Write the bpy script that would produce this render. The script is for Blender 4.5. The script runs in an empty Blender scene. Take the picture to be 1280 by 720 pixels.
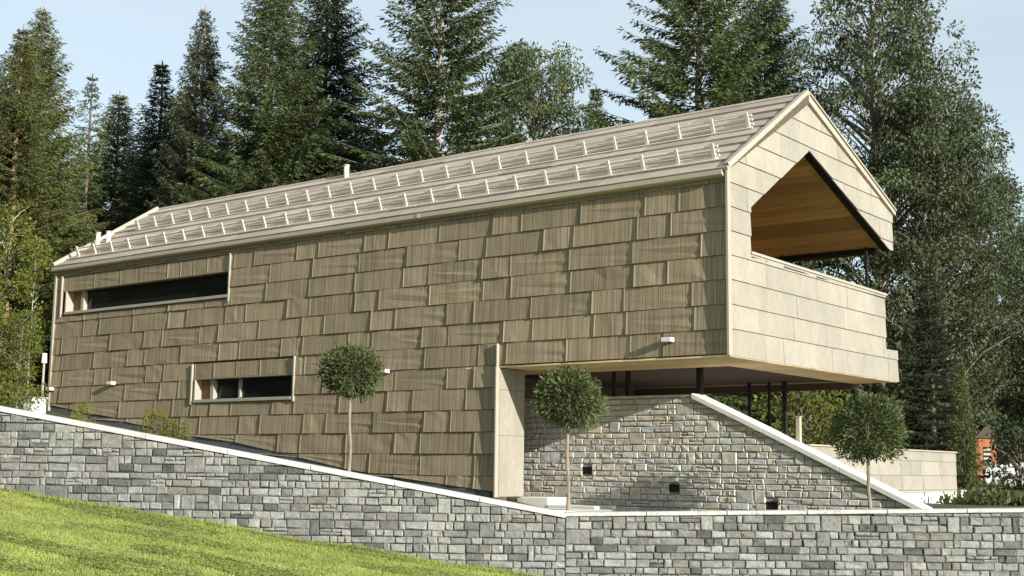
import bpy, math, random
import numpy as np
from mathutils import Vector

# ---------------------------------------------------------------- camera, sky, sun
scn = bpy.context.scene
COL = scn.collection
EYE = 1.6                                    # eye height; world z = 0 is the ground under the camera
PITCH, ROLL, FPX = 0.1384, 0.0122, 1630.13
cp, sp = math.cos(PITCH), math.sin(PITCH)
cr, sr = math.cos(ROLL), math.sin(ROLL)
_r = np.array([1, 0, 0.]); _f = np.array([0, cp, sp]); _u = np.array([0, -sp, cp])
CR, CU = cr * _r + sr * _u, -sr * _r + cr * _u

from mathutils import Matrix
cam_data = bpy.data.cameras.new("camera")
cam = bpy.data.objects.new("camera", cam_data)
COL.objects.link(cam)
cam_data.sensor_width = 36.0
cam_data.lens = 36.0 * FPX / 1280.0
cam_data.clip_start = 0.1
cam_data.clip_end = 6000
cam.matrix_world = Matrix(((CR[0], CU[0], -_f[0], 0), (CR[1], CU[1], -_f[1], 0), (CR[2], CU[2], -_f[2], EYE), (0, 0, 0, 1)))
scn.camera = cam

AZ = 0.908                                   # heading of the house
D1 = np.array([-math.sin(AZ), math.cos(AZ), 0.])   # along the long facade, away from the gable
D2 = np.array([math.cos(AZ), math.sin(AZ), 0.])    # along the gable
A0 = np.array([3.7056, 22.0, 1.9447 + EYE])        # lower front corner of the overhang
LIGHT = D1 * 1.0 + D2 * 0.19 + np.array([0, 0, -0.288])
LIGHT /= np.linalg.norm(LIGHT)
SUN_EL = math.asin(-LIGHT[2])
SUN_ROT = math.atan2(-LIGHT[0], -LIGHT[1])

world = bpy.data.worlds.new("World")
scn.world = world
world.use_nodes = True
wn, wl = world.node_tree.nodes, world.node_tree.links
wn.clear()
sky = wn.new("ShaderNodeTexSky")
sky.sky_type = 'NISHITA'
sky.sun_disc = False
sky.sun_elevation = SUN_EL
sky.sun_rotation = SUN_ROT
sky.altitude = 900
sky.air_density = 1.0
sky.dust_density = 0.6
sky.ozone_density = 1.0
bg = wn.new("ShaderNodeBackground")
bg.inputs[1].default_value = 0.115
wo = wn.new("ShaderNodeOutputWorld")
# thin high veil of cloud over the whole sky, streaky
tcw = wn.new("ShaderNodeTexCoord"); mpw = wn.new("ShaderNodeMapping"); mpw.inputs["Scale"].default_value = (1.2, 1.2, 7)
nzw = wn.new("ShaderNodeTexNoise"); nzw.inputs["Scale"].default_value = 1.6; nzw.inputs["Detail"].default_value = 6
wl.new(tcw.outputs["Generated"], mpw.inputs[0]); wl.new(mpw.outputs[0], nzw.inputs["Vector"])
mrw = wn.new("ShaderNodeMapRange"); mrw.inputs["From Min"].default_value = .3; mrw.inputs["From Max"].default_value = .75
mrw.inputs["To Min"].default_value = .50; mrw.inputs["To Max"].default_value = .66
wl.new(nzw.outputs["Fac"], mrw.inputs["Value"])
mxw = wn.new("ShaderNodeMix"); mxw.data_type = 'RGBA'
mxw.inputs["B"].default_value = (4.9, 5.5, 5.6, 1)
wl.new(mrw.outputs[0], mxw.inputs["Factor"]); wl.new(sky.outputs[0], mxw.inputs["A"]); wl.new(mxw.outputs["Result"], bg.inputs[0])
wl.new(bg.outputs[0], wo.inputs[0])

sun_d = bpy.data.lights.new("sun", 'SUN')
sun_d.energy = 5.0
sun_d.angle = math.radians(0.5)
sun_d.color = (1.0, 0.945, 0.86)
sun = bpy.data.objects.new("sun", sun_d)
COL.objects.link(sun)
sun.rotation_euler = Vector(LIGHT).to_track_quat('-Z', 'Y').to_euler()
sun.location = (30, -30, 40)

scn.view_settings.view_transform = 'Standard'
scn.view_settings.look = 'None'
scn.view_settings.exposure = 0.66
scn.view_settings.gamma = 1.0
scn.view_settings.use_curve_mapping = False
scn.cycles.max_bounces = 6
scn.cycles.diffuse_bounces = 4
scn.cycles.transparent_max_bounces = 4

# ---------------------------------------------------------------- helpers
def ray(u, v):
    d = (u - 640) / FPX * CR - (v - 360) / FPX * CU + _f
    return d / d[1]
def at(u, v, D):
    p = ray(u, v) * D
    return np.array([p[0], p[1], p[2] + EYE])
def B2W(X, Y, Z):
    return A0 + X * D1 + Y * D2 + np.array([0, 0, Z])
def W2B(p):
    q = np.asarray(p, float) - A0
    return float(q @ D1), float(q @ D2), float(q[2])

def tag(o, label=None, cat=None, group=None, kind=None):
    if label: o['label'] = label
    if cat: o['category'] = cat
    if group: o['group'] = group
    if kind: o['kind'] = kind
    return o
def empty(name, loc, rz=0.0, label=None, cat=None, group=None):
    o = bpy.data.objects.new(name, None)
    COL.objects.link(o)
    o.location = loc
    o.rotation_euler = (0, 0, rz)
    o.empty_display_size = 0.3
    return tag(o, label, cat, group)
def link_mesh(name, me, mat, parent=None):
    if mat is not None and not me.materials:
        me.materials.append(mat)
    o = bpy.data.objects.new(name, me)
    COL.objects.link(o)
    if parent is not None:
        o.parent = parent
    return o
def mesh_np(name, V, Q, smooth=False, mats=None, mi=None):
    """quads (M,4) and verts (N,3) to a mesh, fast"""
    me = bpy.data.meshes.new(name)
    V = np.asarray(V, np.float32); Q = np.asarray(Q, np.int32)
    n = Q.shape[1]
    me.vertices.add(len(V)); me.vertices.foreach_set("co", V.ravel())
    me.loops.add(Q.size); me.loops.foreach_set("vertex_index", Q.ravel())
    me.polygons.add(len(Q))
    me.polygons.foreach_set("loop_start", np.arange(0, Q.size, n, dtype=np.int32))
    me.polygons.foreach_set("loop_total", np.full(len(Q), n, np.int32))
    if smooth: me.polygons.foreach_set("use_smooth", np.ones(len(Q), bool))
    for m in mats or (): me.materials.append(m)
    if mi is not None: me.polygons.foreach_set("material_index", np.asarray(mi, np.int32))
    me.update(); me.validate()
    return me

class MB:
    def __init__(s): s.v = []; s.f = []
    def poly(s, pts):
        i = len(s.v); s.v += [tuple(map(float, p)) for p in pts]; s.f.append(tuple(range(i, i + len(pts))))
        return s
    def box(s, a, b):
        x0, x1 = sorted((a[0], b[0])); y0, y1 = sorted((a[1], b[1])); z0, z1 = sorted((a[2], b[2]))
        i = len(s.v)
        s.v += [(x0, y0, z0), (x1, y0, z0), (x1, y1, z0), (x0, y1, z0), (x0, y0, z1), (x1, y0, z1), (x1, y1, z1), (x0, y1, z1)]
        s.f += [tuple(i + k for k in q) for q in ((3, 2, 1, 0), (4, 5, 6, 7), (0, 1, 5, 4), (1, 2, 6, 5), (2, 3, 7, 6), (3, 0, 4, 7))]
        return s
    def prism(s, base, vec):
        """polygon swept along vec"""
        n = len(base); i = len(s.v); vec = np.asarray(vec, float)
        base = [np.asarray(p, float) for p in base]
        s.v += [tuple(p) for p in base] + [tuple(p + vec) for p in base]
        s.f.append(tuple(i + k for k in reversed(range(n)))); s.f.append(tuple(i + n + k for k in range(n)))
        for k in range(n):
            l = (k + 1) % n
            s.f.append((i + k, i + l, i + n + l, i + n + k))
        return s
    def tube(s, pts, rad, n=8, cap=True):
        pts = [np.asarray(p, float) for p in pts]
        rad = rad if hasattr(rad, '__len__') else [rad] * len(pts)
        i0 = len(s.v)
        for k, p in enumerate(pts):
            d = pts[min(k + 1, len(pts) - 1)] - pts[max(k - 1, 0)]
            d /= np.linalg.norm(d) + 1e-9
            a = np.cross(d, [0, 0, 1.]) if abs(d[2]) < .9 else np.cross(d, [1., 0, 0])
            a /= np.linalg.norm(a); b = np.cross(d, a)
            for j in range(n):
                t = 2 * math.pi * j / n
                s.v.append(tuple(p + rad[k] * (math.cos(t) * a + math.sin(t) * b)))
        for k in range(len(pts) - 1):
            for j in range(n):
                l = (j + 1) % n
                s.f.append((i0 + k * n + j, i0 + k * n + l, i0 + (k + 1) * n + l, i0 + (k + 1) * n + j))
        if cap:
            s.f.append(tuple(i0 + j for j in reversed(range(n))))
            e = i0 + (len(pts) - 1) * n
            s.f.append(tuple(e + j for j in range(n)))
        return s
    def mesh(s, name, smooth=False):
        me = bpy.data.meshes.new(name)
        me.from_pydata(s.v, [], s.f)
        if smooth: me.polygons.foreach_set("use_smooth", [True] * len(me.polygons))
        me.update()
        return me
    def build(s, name, mat, parent=None, smooth=False):
        me = s.mesh(name, smooth)
        import bmesh
        bm = bmesh.new(); bm.from_mesh(me)
        bmesh.ops.recalc_face_normals(bm, faces=bm.faces)
        bm.to_mesh(me); bm.free()
        return link_mesh(name, me, mat, parent)

def bevel(o, w=.01, seg=1):
    m = o.modifiers.new("bevel", 'BEVEL'); m.width = w; m.segments = seg; m.limit_method = 'ANGLE'
    return o

# ---------------------------------------------------------------- materials
def srgb(*c): return tuple(c)
def material(name, col, rough=.8, var=.0, nscale=6., nvar=.25, stretch=(1, 1, 1), bump=0., bscale=None, coords='Object',
             spec=.3, ramp=None, hue=.0, metal=0., detail=6, trans=0., speck=0., shift=0.):
    """procedural: base colour x noise x per-object random; ramp = list of colours chosen per object"""
    m = bpy.data.materials.new(name); m.use_nodes = True
    nt = m.node_tree; N, L = nt.nodes, nt.links
    bsdf = N["Principled BSDF"]
    bsdf.inputs["Roughness"].default_value = rough
    bsdf.inputs["Specular IOR Level"].default_value = spec
    bsdf.inputs["Metallic"].default_value = metal
    tc = N.new("ShaderNodeTexCoord"); mp = N.new("ShaderNodeMapping")
    mp.inputs["Scale"].default_value = stretch
    L.new(tc.outputs[coords], mp.inputs[0])
    no = N.new("ShaderNodeTexNoise"); no.inputs["Scale"].default_value = nscale; no.inputs["Detail"].default_value = detail
    no.inputs["Roughness"].default_value = .65
    oi = N.new("ShaderNodeObjectInfo")
    vec = mp.outputs[0]
    if shift:
        ml_ = N.new("ShaderNodeMath"); ml_.operation = 'MULTIPLY'; ml_.inputs[1].default_value = shift
        ad_ = N.new("ShaderNodeVectorMath"); ad_.operation = 'ADD'
        L.new(oi.outputs["Random"], ml_.inputs[0]); L.new(vec, ad_.inputs[0]); L.new(ml_.outputs[0], ad_.inputs[1]); vec = ad_.outputs[0]
    L.new(vec, no.inputs["Vector"])
    if ramp:
        cr_ = N.new("ShaderNodeValToRGB"); cr_.color_ramp.interpolation = 'CONSTANT'
        e = cr_.color_ramp.elements
        while len(e) < len(ramp): e.new(.5)
        for k, c in enumerate(ramp):
            e[k].position = k / len(ramp); e[k].color = (*c, 1)
        L.new(oi.outputs["Random"], cr_.inputs[0]); base = cr_.outputs[0]
    else:
        rgb = N.new("ShaderNodeRGB"); rgb.outputs[0].default_value = (*col, 1); base = rgb.outputs[0]
    mr = N.new("ShaderNodeMapRange")
    mr.inputs["From Min"].default_value = .28; mr.inputs["From Max"].default_value = .72
    mr.inputs["To Min"].default_value = 1 - nvar; mr.inputs["To Max"].default_value = 1 + nvar
    L.new(no.outputs["Fac"], mr.inputs["Value"])
    mul = N.new("ShaderNodeVectorMath"); mul.operation = 'SCALE'
    L.new(base, mul.inputs[0]); L.new(mr.outputs[0], mul.inputs["Scale"])
    out = mul.outputs[0]
    if var:
        m2 = N.new("ShaderNodeMapRange"); m2.inputs["To Min"].default_value = 1 - var; m2.inputs["To Max"].default_value = 1 + var
        L.new(oi.outputs["Random"], m2.inputs["Value"])
        s2 = N.new("ShaderNodeVectorMath"); s2.operation = 'SCALE'
        L.new(out, s2.inputs[0]); L.new(m2.outputs[0], s2.inputs["Scale"]); out = s2.outputs[0]
    if speck:
        n3 = N.new("ShaderNodeTexNoise"); n3.inputs["Scale"].default_value = nscale * 7; n3.inputs["Detail"].default_value = 3
        L.new(mp.outputs[0], n3.inputs["Vector"])
        m3 = N.new("ShaderNodeMapRange"); m3.inputs["From Min"].default_value = .35; m3.inputs["From Max"].default_value = .65
        m3.inputs["To Min"].default_value = 1 - speck; m3.inputs["To Max"].default_value = 1 + speck
        L.new(n3.outputs["Fac"], m3.inputs["Value"])
        s3 = N.new("ShaderNodeVectorMath"); s3.operation = 'SCALE'
        L.new(out, s3.inputs[0]); L.new(m3.outputs[0], s3.inputs["Scale"]); out = s3.outputs[0]
    L.new(out, bsdf.inputs["Base Color"])
    if bump:
        nb = N.new("ShaderNodeTexNoise"); nb.inputs["Scale"].default_value = bscale or nscale * 3; nb.inputs["Detail"].default_value = 8
        L.new(mp.outputs[0], nb.inputs["Vector"])
        bp = N.new("ShaderNodeBump"); bp.inputs["Strength"].default_value = bump; bp.inputs["Distance"].default_value = .02
        L.new(nb.outputs["Fac"], bp.inputs["Height"]); L.new(bp.outputs[0], bsdf.inputs["Normal"])
    if trans:
        tr = N.new("ShaderNodeBsdfTranslucent"); mx = N.new("ShaderNodeMixShader"); mx.inputs[0].default_value = trans
        L.new(out, tr.inputs[0]); L.new(bsdf.outputs[0], mx.inputs[1]); L.new(tr.outputs[0], mx.inputs[2])
        L.new(mx.outputs[0], N["Material Output"].inputs[0])
    return m

M = {}
M['facade'] = material("facade_cladding", (.285, .229, .151), .62, var=.12, nscale=1.0, nvar=.46, stretch=(9, 34, .45), bump=.25, bscale=1.3, spec=.25, detail=3, shift=300.)
M['gable'] = material("gable_cladding", (.295, .275, .226), .7, var=.09, nscale=1.4, nvar=.13, stretch=(1, 1, .6), speck=.05, bump=.06, bscale=30)
M['trim'] = material("pale_trim", (.36, .33, .265), .6, nscale=4, nvar=.06)
M['roof'] = material("roof_sheet", (.40, .34, .275), .6, var=.2, nscale=2, nvar=.2, stretch=(6, 1.2, 6), speck=.1)
M['guard'] = material("snow_guard_paint", (.66, .61, .51), .5, nscale=6, nvar=.06)
M['gutter'] = material("gutter_paint", (.52, .46, .35), .45, nscale=5, nvar=.06)
M['backing'] = material("dark_backing", (.09, .075, .055), .9)
M['black'] = material("black_metal", (.012, .012, .012), .6)
M['larch'] = material("larch_board", (.60, .36, .15), .6, var=.28, nscale=2.5, nvar=.25, stretch=(10, 1, 10), bump=.05)
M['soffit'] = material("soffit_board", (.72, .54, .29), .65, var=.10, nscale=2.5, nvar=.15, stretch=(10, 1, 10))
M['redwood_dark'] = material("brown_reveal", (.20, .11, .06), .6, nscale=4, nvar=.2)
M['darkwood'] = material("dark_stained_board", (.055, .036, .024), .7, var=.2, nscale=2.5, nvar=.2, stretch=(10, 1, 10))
M['white'] = material("white_concrete", (.72, .70, .65), .8, nscale=4, nvar=.08, bump=.08, bscale=40)
M['coping'] = material("pale_coping", (.56, .555, .525), .8, var=.06, nscale=2.2, nvar=.2, bump=.15, bscale=40, speck=.12)
M['coping_grey'] = material("grey_coping", (.44, .44, .40), .85, nscale=5, nvar=.3, bump=.2, bscale=40, speck=.2)
M['mortar'] = material("dark_mortar", (.035, .035, .033), .95, nscale=20, nvar=.3)
M['mortar_pale'] = material("warm_mortar", (.30, .27, .22), .95, nscale=20, nvar=.3)
M['stone'] = material("grey_stone", (0.188, 0.189, 0.179), .85, var=.0, nscale=7, nvar=.30, bump=.8, bscale=16, speck=.22, ramp=[
    (0.143, 0.146, 0.138), (0.197, 0.202, 0.190), (0.121, 0.123, 0.117), (0.236, 0.238, 0.221), (0.165, 0.165, 0.153), (0.109, 0.112, 0.108),
    (0.216, 0.221, 0.209), (0.177, 0.175, 0.158), (0.274, 0.277, 0.258), (0.150, 0.156, 0.148), (0.079, 0.084, 0.081), (0.197, 0.196, 0.180), (0.163, 0.158, 0.138), (0.230, 0.235, 0.225), (0.188, 0.189, 0.176), (0.162, 0.165, 0.155), (0.246, 0.250, 0.233), (0.208, 0.212, 0.197), (0.177, 0.179, 0.169)])
M['stone_warm'] = material("warm_stone", (.4, .4, .4), .85, nscale=7, nvar=.25, bump=.4, bscale=16, speck=.15, ramp=[
    (0.547, 0.522, 0.445), (0.558, 0.582, 0.507), (0.466, 0.450, 0.414), (0.558, 0.543, 0.466), (0.446, 0.429, 0.392), (0.527, 0.491, 0.414), (0.456, 0.461, 0.445), (0.547, 0.532, 0.497),
    (0.466, 0.410, 0.331), (0.487, 0.471, 0.435), (0.426, 0.419, 0.392), (0.547, 0.511, 0.445)])
M['plinth'] = material("plinth_render", (.10, .11, .115), .9, nscale=3, nvar=.25, bump=.2)
M['grass_soil'] = material("lawn_ground", (.11, .15, .035), .95, nscale=1.5, nvar=.35, bump=.3, bscale=30, coords='Generated')
M['ground'] = material("forest_floor", (.065, .072, .03), .95, nscale=.6, nvar=.4, coords='Object')
M['lawn'] = material("lawn_ground", (.165, .195, .055), .95, nscale=.9, nvar=.3, coords='Object')
M['paving'] = material("pale_paving", (.74, .72, .66), .9, nscale=3, nvar=.1)
M['bark'] = material("bark", (.12, .095, .07), .95, nscale=3, nvar=.4, stretch=(4, 4, .7), bump=.6, bscale=8, var=.2)
M['pinebark'] = material("pine_bark", (.30, .20, .115), .9, nscale=3, nvar=.35, stretch=(4, 4, .7), bump=.5, bscale=8, var=.15)
M['midbark'] = material("grey_brown_bark", (.24, .20, .15), .9, nscale=6, nvar=.4, stretch=(3, 3, .5), bump=.5)
M['palebark'] = material("pale_bark", (.30, .275, .23), .9, nscale=4, nvar=.35, stretch=(3, 3, 1), bump=.4, var=.15)

def foliage(name, col, var=.15, nscale=.8, nvar=.35, trans=.25, rough=.55):
    return material(name, col, rough, var=var, nscale=nscale, nvar=nvar, trans=trans, spec=.25, detail=3)
M['spruce'] = foliage("spruce_needles", (.080, .106, .036))
M['spruce_dark'] = foliage("dark_spruce_needles", (.048, .062, .030))
M['pine'] = foliage("pine_needles", (.104, .122, .038))
M['aspen'] = foliage("grey_green_leaves", (.072, .090, .040))
M['leaf'] = foliage("fresh_leaves", (.125, .145, .026))
M['shrub'] = foliage("yellow_green_leaves", (.20, .20, .03))
M['topiary'] = foliage("topiary_leaves", (.100, .124, .046), var=.08)

def glass_mat():
    m = bpy.data.materials.new("window_glass"); m.use_nodes = True
    b = m.node_tree.nodes["Principled BSDF"]
    no = m.node_tree.nodes.new("ShaderNodeTexNoise"); no.inputs["Scale"].default_value = .7
    mr = m.node_tree.nodes.new("ShaderNodeMapRange"); mr.inputs["To Min"].default_value = .008; mr.inputs["To Max"].default_value = .022
    m.node_tree.links.new(no.outputs["Fac"], mr.inputs["Value"]); m.node_tree.links.new(mr.outputs[0], b.inputs["Base Color"])
    b.inputs["Roughness"].default_value = .06
    b.inputs["IOR"].default_value = 1.45
    b.inputs["Specular IOR Level"].default_value = .35
    return m
M['glass'] = glass_mat()

# ================================================================ the front garden walls: plan and heights
CORNER = np.array([0.86, 20.30])
LEFT_DIR = np.array([-11.9, 0.75]); LEFT_LEN = np.linalg.norm(LEFT_DIR); LEFT_DIR = LEFT_DIR / LEFT_LEN
RIGHT_DIR = np.array([11.2, 0.35]); RIGHT_LEN = np.linalg.norm(RIGHT_DIR); RIGHT_DIR = RIGHT_DIR / RIGHT_LEN

def hit_line(u, v, p, d):
    """distance along plan line p + t d where the pixel's ray crosses it, and the world height there"""
    r = ray(u, v)
    t_ = np.linalg.solve(np.array([[r[0], -d[0]], [r[1], -d[1]]]), p)
    return float(t_[1]), float(r[2] * t_[0] + EYE)
def lin(a, b): 
    k = (b[1] - a[1]) / (b[0] - a[0])
    return lambda t: a[1] + k * (t - a[0])
left_top = lin(hit_line(0, 508, CORNER, LEFT_DIR), hit_line(688, 637.5, CORNER, LEFT_DIR))
left_bot = lin(hit_line(0, 613, CORNER, LEFT_DIR), hit_line(640, 719, CORNER, LEFT_DIR))
right_top = lin(hit_line(715, 640.5, CORNER, RIGHT_DIR), hit_line(1280, 635.5, CORNER, RIGHT_DIR))
TL0, BL0, TR0 = left_top(0), left_bot(0), right_top(0)
G_SLOPE = (left_bot(8) - left_bot(0)) / 8.0

def wall_y(x):
    if x < CORNER[0]: return CORNER[1] + LEFT_DIR[1] / LEFT_DIR[0] * (x - CORNER[0])
    return CORNER[1] + RIGHT_DIR[1] / RIGHT_DIR[0] * (x - CORNER[0])
def wall_top(x):
    return left_top((CORNER[0] - x) / -LEFT_DIR[0]) if x < CORNER[0] else right_top((x - CORNER[0]) / RIGHT_DIR[0])
def front_ground(x):
    t = CORNER[0] - x
    if t >= 0:
        return BL0 + G_SLOPE * (t if t < 14 else 14 + (t - 14) * .5)
    return BL0 + G_SLOPE * .55 * max(t, -14)

# facade foot heights (house frame)
FOOT = [(4.0, -2.62), (5.0, -2.47), (6.5, -2.33), (8.87, -2.10), (12.45, -1.52), (14.6, -1.30), (20.05, -.50), (26, .0)]
def foot(X): return float(np.interp(X, [f[0] for f in FOOT], [f[1] for f in FOOT]))

# ================================================================ terrain: one sheet
def build_ground():
    ctrl = []
    for x in np.linspace(-14, 14, 29):
        ctrl.append((x, wall_y(x) + .5, wall_top(x) - .16))
    for X in np.linspace(4, 26, 23):
        p = B2W(X, -.15, foot(X) - .06); ctrl.append(tuple(p))
        p = B2W(X, 4, foot(X) - .06); ctrl.append(tuple(p))
    for X in np.linspace(-3, 4, 8):
        p = B2W(X, 1.2, -2.72); ctrl.append(tuple(p))
        p = B2W(X, 5, -2.5); ctrl.append(tuple(p))
    for (x, y, z) in ((12, 28, .6), (16, 34, .7), (20, 40, .9), (26, 42, .9), (14, 22, .7), (22, 30, .6), (30, 60, 1.5), (15, 60, 2.2), (0, 60, 3.2), (-20, 60, 3.6),
                      (-16, 45, 3.4), (-12, 40, 3.2), (-25, 40, 3.6), (-18, 32, 3.0), (-14, 27, 2.8), (-40, 60, 4.2), (-20, 24, 3.1), (40, 40, 1.0), (0, 45, 2.4), (8, 38, 1.4),
                      (0, 110, 6), (-80, 110, 9), (80, 110, 3), (0, 400, 22), (-300, 400, 30), (300, 400, 10), (-200, 60, 8), (200, 60, 0)):
        ctrl.append((x, y, z))
    ctrl = np.array(ctrl)
    xs = np.concatenate([-np.geomspace(900, 16, 16), np.linspace(-14, 14, 57), np.geomspace(16, 900, 16)])
    sneg = -np.concatenate([np.geomspace(300, 22, 8), np.linspace(20, .1, 54)])
    spos = np.concatenate([[.34], np.linspace(.6, 30, 60), np.geomspace(32, 900, 24)])
    ss = np.concatenate([sneg, [.02], spos])
    V = []
    rng = np.random.default_rng(3)
    for s in ss:
        for x in xs:
            y = wall_y(max(-30, min(30, x))) + s
            if s < .1:
                z = front_ground(max(-40, min(40, x))) + .012 * math.sin(3.1 * x + 1.3 * y) + .01 * math.sin(1.7 * y - 2.2 * x)
                if s > 0: z -= .05
                if y < 2: z = z * 1.0
            else:
                d2 = (ctrl[:, 0] - x) ** 2 + (ctrl[:, 1] - y) ** 2 + .02
                w = 1 / d2 ** 1.6
                z = float((w * ctrl[:, 2]).sum() / w.sum())
            V.append((x, y, z))
    nx = len(xs); Q = []; MI = []
    for j in range(len(ss) - 1):
        for i in range(nx - 1):
            a = j * nx + i
            Q.append((a, a + 1, a + nx + 1, a + nx)); MI.append(0 if ss[j] < .3 else 1)
    me = mesh_np("ground", V, Q, smooth=True, mats=[M['lawn'], M['ground']], mi=MI)
    o = link_mesh("ground", me, None); tag(o, kind='structure')
    return ctrl
CTRL = build_ground()
def ground_z(x, y):
    if y < wall_y(max(-30, min(30, x))): return front_ground(x)
    d2 = (CTRL[:, 0] - x) ** 2 + (CTRL[:, 1] - y) ** 2 + .02
    w = 1 / d2 ** 1.6
    return float((w * CTRL[:, 2]).sum() / w.sum())

def build_hills():
    V = []; Q = []
    us = np.linspace(-900, 900, 121)
    rng = np.random.default_rng(9)
    nz = 14
    for k, x in enumerate(us):
        ridge = 118 - .10 * (x + 190) + 9 * math.sin(x * .011) + 6 * math.sin(x * .031 + 1) + 4 * math.sin(x * .08) + rng.normal() * 2
        ridge = max(ridge, 18)
        for j in range(nz):
            f = j / (nz - 1)
            V.append((x, 700 + 260 * f + rng.normal() * 2, -5 + (ridge + 5) * f ** .8 * 1.15 + rng.normal() * 2.2))
    for k in range(len(us) - 1):
        for j in range(nz - 1):
            a = k * nz + j; Q.append((a, a + nz, a + nz + 1, a + 1))
    me = mesh_np("hills", V, Q, mats=[material("far_forest", (.05, .075, .05), .95, nscale=.05, nvar=.5)])
    tag(link_mesh("hills", me, None), kind='structure')
build_hills()

# ================================================================ stones
def stone_mesh(corners, depth, rng, to3d, name='stone'):
    """corners: 4 (a,z) points; to3d(a, z, out) -> point. A dressed block with chamfered edges and an uneven face"""
    c = np.array(corners, float); mid = c.mean(0)
    g = .006
    def inset(p, d):
        v = mid - p; return p + np.sign(v) * np.minimum(np.abs(v) * .8, d)
    o_ = [inset(p, g) for p in c]
    i_ = [inset(p, g + .012 + rng.uniform(0, .008)) for p in c]
    v = [to3d(*p, -.03) for p in o_]
    v += [to3d(*p, depth - .012 + rng.normal() * .002) for p in o_]
    v += [to3d(*p, depth + rng.normal() * .0045) for p in i_]
    m2 = mid + rng.normal(size=2) * .15 * (c.max(0) - c.min(0))
    v.append(to3d(*m2, depth + rng.normal() * .006))
    f = []
    for k in range(4):
        l = (k + 1) % 4
        f += [(k, l, 4 + l, 4 + k), (4 + k, 4 + l, 8 + l, 8 + k), (8 + k, 8 + l, 12)]
    return v, f

def coursed(a0, a1, zb, zt, course, wmin, wmax, rng, p2=.10, holes=()):
    """mixed ashlar: yields (a0,a1,z0,z1) blocks over the rectangle a0..a1 x zb..zt; holes are left open"""
    rows = int(math.ceil((zt - zb) / course)); busy = [[] for _ in range(rows + 2)]
    zs = [zb]
    for r in range(rows + 2): zs.append(zs[-1] + course * rng.uniform(.86, 1.14))
    for r in range(rows):
        a = a0 + .001
        occ = sorted(busy[r]); 
        for (h0, h1, hz0, hz1) in holes:
            if hz0 < zs[r + 1] - .02 and hz1 > zs[r] + .02: occ.append((h0, h1))
        occ.sort()
        while a < a1:
            blk = [b for b in occ if b[0] <= a + .045 and b[1] > a + .001]
            if blk: a = max(b[1] for b in blk); continue
            w = rng.uniform(wmin, wmax) if rng.random() < .75 else rng.uniform(wmin, (wmin + wmax) / 2)
            nxt = [b[0] for b in occ if b[0] > a]
            e = a + w
            if nxt and e > min(nxt) - wmin * .5: e = min(nxt)
            hgt = 1
            if rng.random() < p2 and not nxt and r + 1 < rows: 
                ok = True
                for (h0, h1, hz0, hz1) in holes:
                    if h0 < e and h1 > a and hz0 < zs[r + 2] and hz1 > zs[r]: ok = False
                if ok:
                    hgt = 2; busy[r + 1].append((a, e))
            if hgt == 1 and rng.random() < .10 and e - a > .2:
                zm = (zs[r] + zs[r + 1]) / 2; am = a + (e - a) * rng.uniform(.35, .65)
                yield a, e, zs[r], zm
                yield a, am, zm, zs[r + 1]
                yield am, e, zm, zs[r + 1]
            else:
                yield a, e, zs[r], zs[r + hgt]
            a = e

def lay_stones(parent, blocks, to3d, top, bot, mat, rng, visible, depth=.02, limit=295, world_of=None):
    """each block becomes a child named stone; what lies out of frame (or past the limit) is joined"""
    items = []
    for (a, b, z0, z1) in blocks:
        ta, tb = top(a), top(b); ba, bb = bot(a), bot(b)
        if z0 > max(ta, tb) - .03 or z1 < min(ba, bb): continue
        c = [(a, z0), (b, z0), (b, min(z1, tb)), (a, min(z1, ta))]
        c = [(c[0][0] + rng.normal() * .004, c[0][1] + rng.normal() * .005), (c[1][0] + rng.normal() * .004, c[1][1] + rng.normal() * .005), (c[2][0], min(c[2][1] + rng.normal() * .005, tb)), (c[3][0], min(c[3][1] + rng.normal() * .005, ta))]
        if c[2][1] < z0 + .02 or c[3][1] < z0 + .02:
            c[2] = (b, max(c[2][1], z0 + .012)); c[3] = (a, max(c[3][1], z0 + .012))
        area = (b - a) * ((c[2][1] + c[3][1]) / 2 - z0)
        d = depth + rng.uniform(-.014, .018) * min(1, depth / .028)
        items.append((visible((a + b) / 2, (z0 + z1) / 2), area, c, d))
    items.sort(key=lambda t: (-int(t[0]), -t[1]))
    rest = MB()
    for k, (vis, area, c, d) in enumerate(items):
        v, f = stone_mesh(c, d, rng, to3d)
        if vis and k < limit:
            me = bpy.data.meshes.new("stone"); me.from_pydata(v, [], f); me.update()
            link_mesh("stone", me, mat, parent)
        else:
            i = len(rest.v); rest.v += v; rest.f += [tuple(i + q for q in t) for t in f]
    if rest.f:
        o = rest.build("small_stones", mat, parent); o['kind'] = 'stuff'
    return sum(1 for i in items if i[0]), len(items)

def px_of(p):
    q = np.asarray(p, float) - np.array([0, 0, EYE])
    d = q @ _f
    return 640 + FPX * (q @ CR) / d, 360 - FPX * (q @ CU) / d
def in_frame(p, m=10):
    u, v = px_of(p)
    return -m < u < 1280 + m and -m < v < 720 + m

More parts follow.
